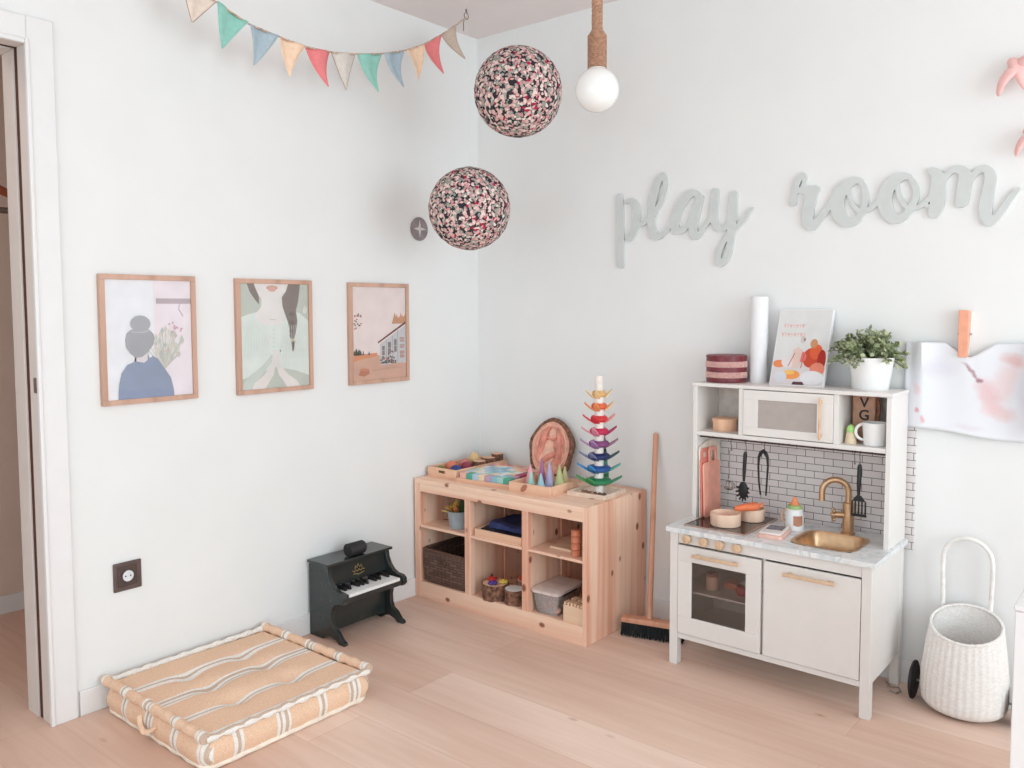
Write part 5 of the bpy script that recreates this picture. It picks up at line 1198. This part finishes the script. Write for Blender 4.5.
# pink stars cut by the frame edge
def bow(label, cx, cz, s, name='ribbon_bow'):
    t = thing(name, label, 'ornament', (cx, -.03, cz)); mt = mat('bow_pink', (246, 196, 192), .8, var=.04)
    m = MB()
    m.tube([(cx+.0*s, -.045, cz+.0*s), (cx-.035*s, -.055, cz-.012*s), (cx-.060*s, -.05, cz-.04*s), (cx-.072*s, -.035, cz-.085*s)], [.020*s, .024*s, .020*s, .011*s], 10, flat=.7); m.build('left_arm', mt, t, sub=2)
    m = MB(); m.tube([(cx-.045*s, -.03, cz+.035*s), (cx-.012*s, -.05, cz+.005*s), (cx+.0*s, -.05, cz-.035*s), (cx+.015*s, -.035, cz-.082*s)], [.016*s, .028*s, .022*s, .011*s], 10, flat=.7); m.build('middle_arm', mt, t, sub=2)
    m = MB(); m.tube([(cx-.02*s, -.045, cz+.008*s), (cx+.03*s, -.06, cz+.025*s), (cx+.08*s, -.05, cz+.02*s), (cx+.12*s, -.03, cz-.03*s)], [.022*s, .028*s, .020*s, .008*s], 10, flat=.7); m.build('right_arm', mt, t, sub=2)
    m = MB(); m.cyl((cx, -.0005, cz), (cx, -.05, cz), .006*s, seg=10); m.build('peg', CARD, t)
bow('pink curved wall ornament at the upper right edge of the photo', 2.430, 2.170, 1.0)
bow('pink curved wall ornament just under the other one at the right edge', 2.470, 1.945, .75)

# ------------------------------------------------------------------ wicker trolley
t = thing('wicker_trolley', 'white wicker pull basket on wheels to the right of the play kitchen', 'basket', (2.335, -.13, 0))
bx_, by_ = 2.331, -.128
prof = [(.0, .70), (.03, .84), (.09, .95), (.22, .985), (.45, .97), (.75, .90), (1, .82)]
def body(u, v, ins=0.0):
    a = 2*math.pi*u; s = np.interp(v, [p[0] for p in prof], [p[1] for p in prof])
    rx, ry_ = .138*s-ins, .106*s-ins
    y = by_+ry_*math.sin(a); ztop = .300+.043*math.sin(a); z0 = .014+.006*math.sin(a)
    rib = .0011*math.sin(a*36)*(1 if ins == 0 else 0)
    return (bx_+(rx+rib)*math.cos(a), by_+(ry_+rib)*math.sin(a)+.018*(v-.5)*1, z0+(ztop-z0)*v)
m = MB(); m.grid(lambda u, v: body(u, v), 180, 30); m.grid(lambda u, v: body(u, v, .010), 90, 20, True)
m.grid(lambda u, v: (bx_+.140*.70*v*math.cos(2*math.pi*u), by_-.009+.106*.70*v*math.sin(2*math.pi*u), .014+.006*math.sin(2*math.pi*u)*v), 48, 3); m.build('basket_body', WICKW, t)
m = MB(); m.tube([tuple(Vector(body(u, 1, .004))+Vector((0, 0, .003))) for u in np.linspace(0, 1, 91)[:-1]], [.0055+.0007*math.sin(i*2.2) for i in range(90)], 8, True); m.build('braided_rim', mat('wicker_rim_white', (240, 234, 230), .7, var=.06, scale=160, bmp=1), t)
m = MB(); hx0, hx1, hy, hz = 2.240, 2.388, -.038, .325
path = [(hx0, hy, .19), (hx0, hy, hz), (hx0-.004, hy-.002, .46)]+[(.5*(hx0+hx1)+(-(hx1-hx0)/2-.003)*math.cos(a), hy-.003, .505+.078*math.sin(a)) for a in np.linspace(.05, math.pi-.05, 16)]+[(hx1+.004, hy-.002, .46), (hx1, hy, hz), (hx1, hy, .19)]
m.tube(path, .0075, 10); m.build('handle', mat('handle_white', (240, 236, 232), .6), t)
wm = mat('wheel_black', (34, 32, 34), .6)
m = MB(); m.cyl((2.170, -.118, .0672), (2.486, -.118, .0672), .004, seg=8); m.build('axle', STEEL, t)
for x in (2.170, 2.486):
    m = MB(); m.lathe([(.054, -.0055), (.062, -.0055), (.067, -.003), (.067, .003), (.062, .0055), (.054, .0055)], (x, -.118, .0672), (1, 0, 0), 32); wl = m.build('wheel', wm, t)
    m = MB(); m.lathe([(.0535, -.003), (.0535, .003)], (x, -.118, .0672), (1, 0, 0), 24); m.lathe([(.008, -.010), (.008, .010)], (x, -.118, .0672), (1, 0, 0), 14); m.build('hub', mat('hub_black', (48, 46, 48), .5), wl)
# floor cable behind the kitchen
o = MB().tube([(2.06, -.055, .004), (2.085, -.085, .004), (2.11, -.075, .004), (2.125, -.105, .004), (2.115, -.13, .004), (2.09, -.12, .004)], .0028, 6).build('power_cable', mat('cable_grey', (170, 160, 152), .5), loc=(2.09, -.09, 0)); tag(o, 'thin grey cable curled on the floor beside the right kitchen leg', 'cable')

# white cabinet corner at the right edge
t = thing('white_cabinet', 'low white cabinet whose left corner shows at the lower right edge', 'cabinet', (2.60, -1.0, 0))
m = bx(2.600, 2.665, -1.0, -.66, 0, .664); m.build('side_panel', TRIM, t, bev=.003); m = bx(2.982, 3.0, -1.0, -.66, 0, .664); m.build('side_panel', TRIM, t, bev=.003)
m = bx(2.598, 3.002, -1.004, -.658, .664, .680); m.build('top_board', TRIM, t, bev=.003)
m = bx(2.665, 2.982, -.68, -.66, 0, .664); m.build('back_board', TRIM, t)
for z0, z1 in ((.03, .335), (.342, .655)):
    m = bx(2.667, 2.980, -1.0, -.984, z0, z1); d = m.build('drawer', KWHITE, t, bev=.002)
    m = bx(2.75, 2.85, -1.016, -1.0, (z0+z1)/2, (z0+z1)/2+.012); m.build('handle', BRASS, d, bev=.002)
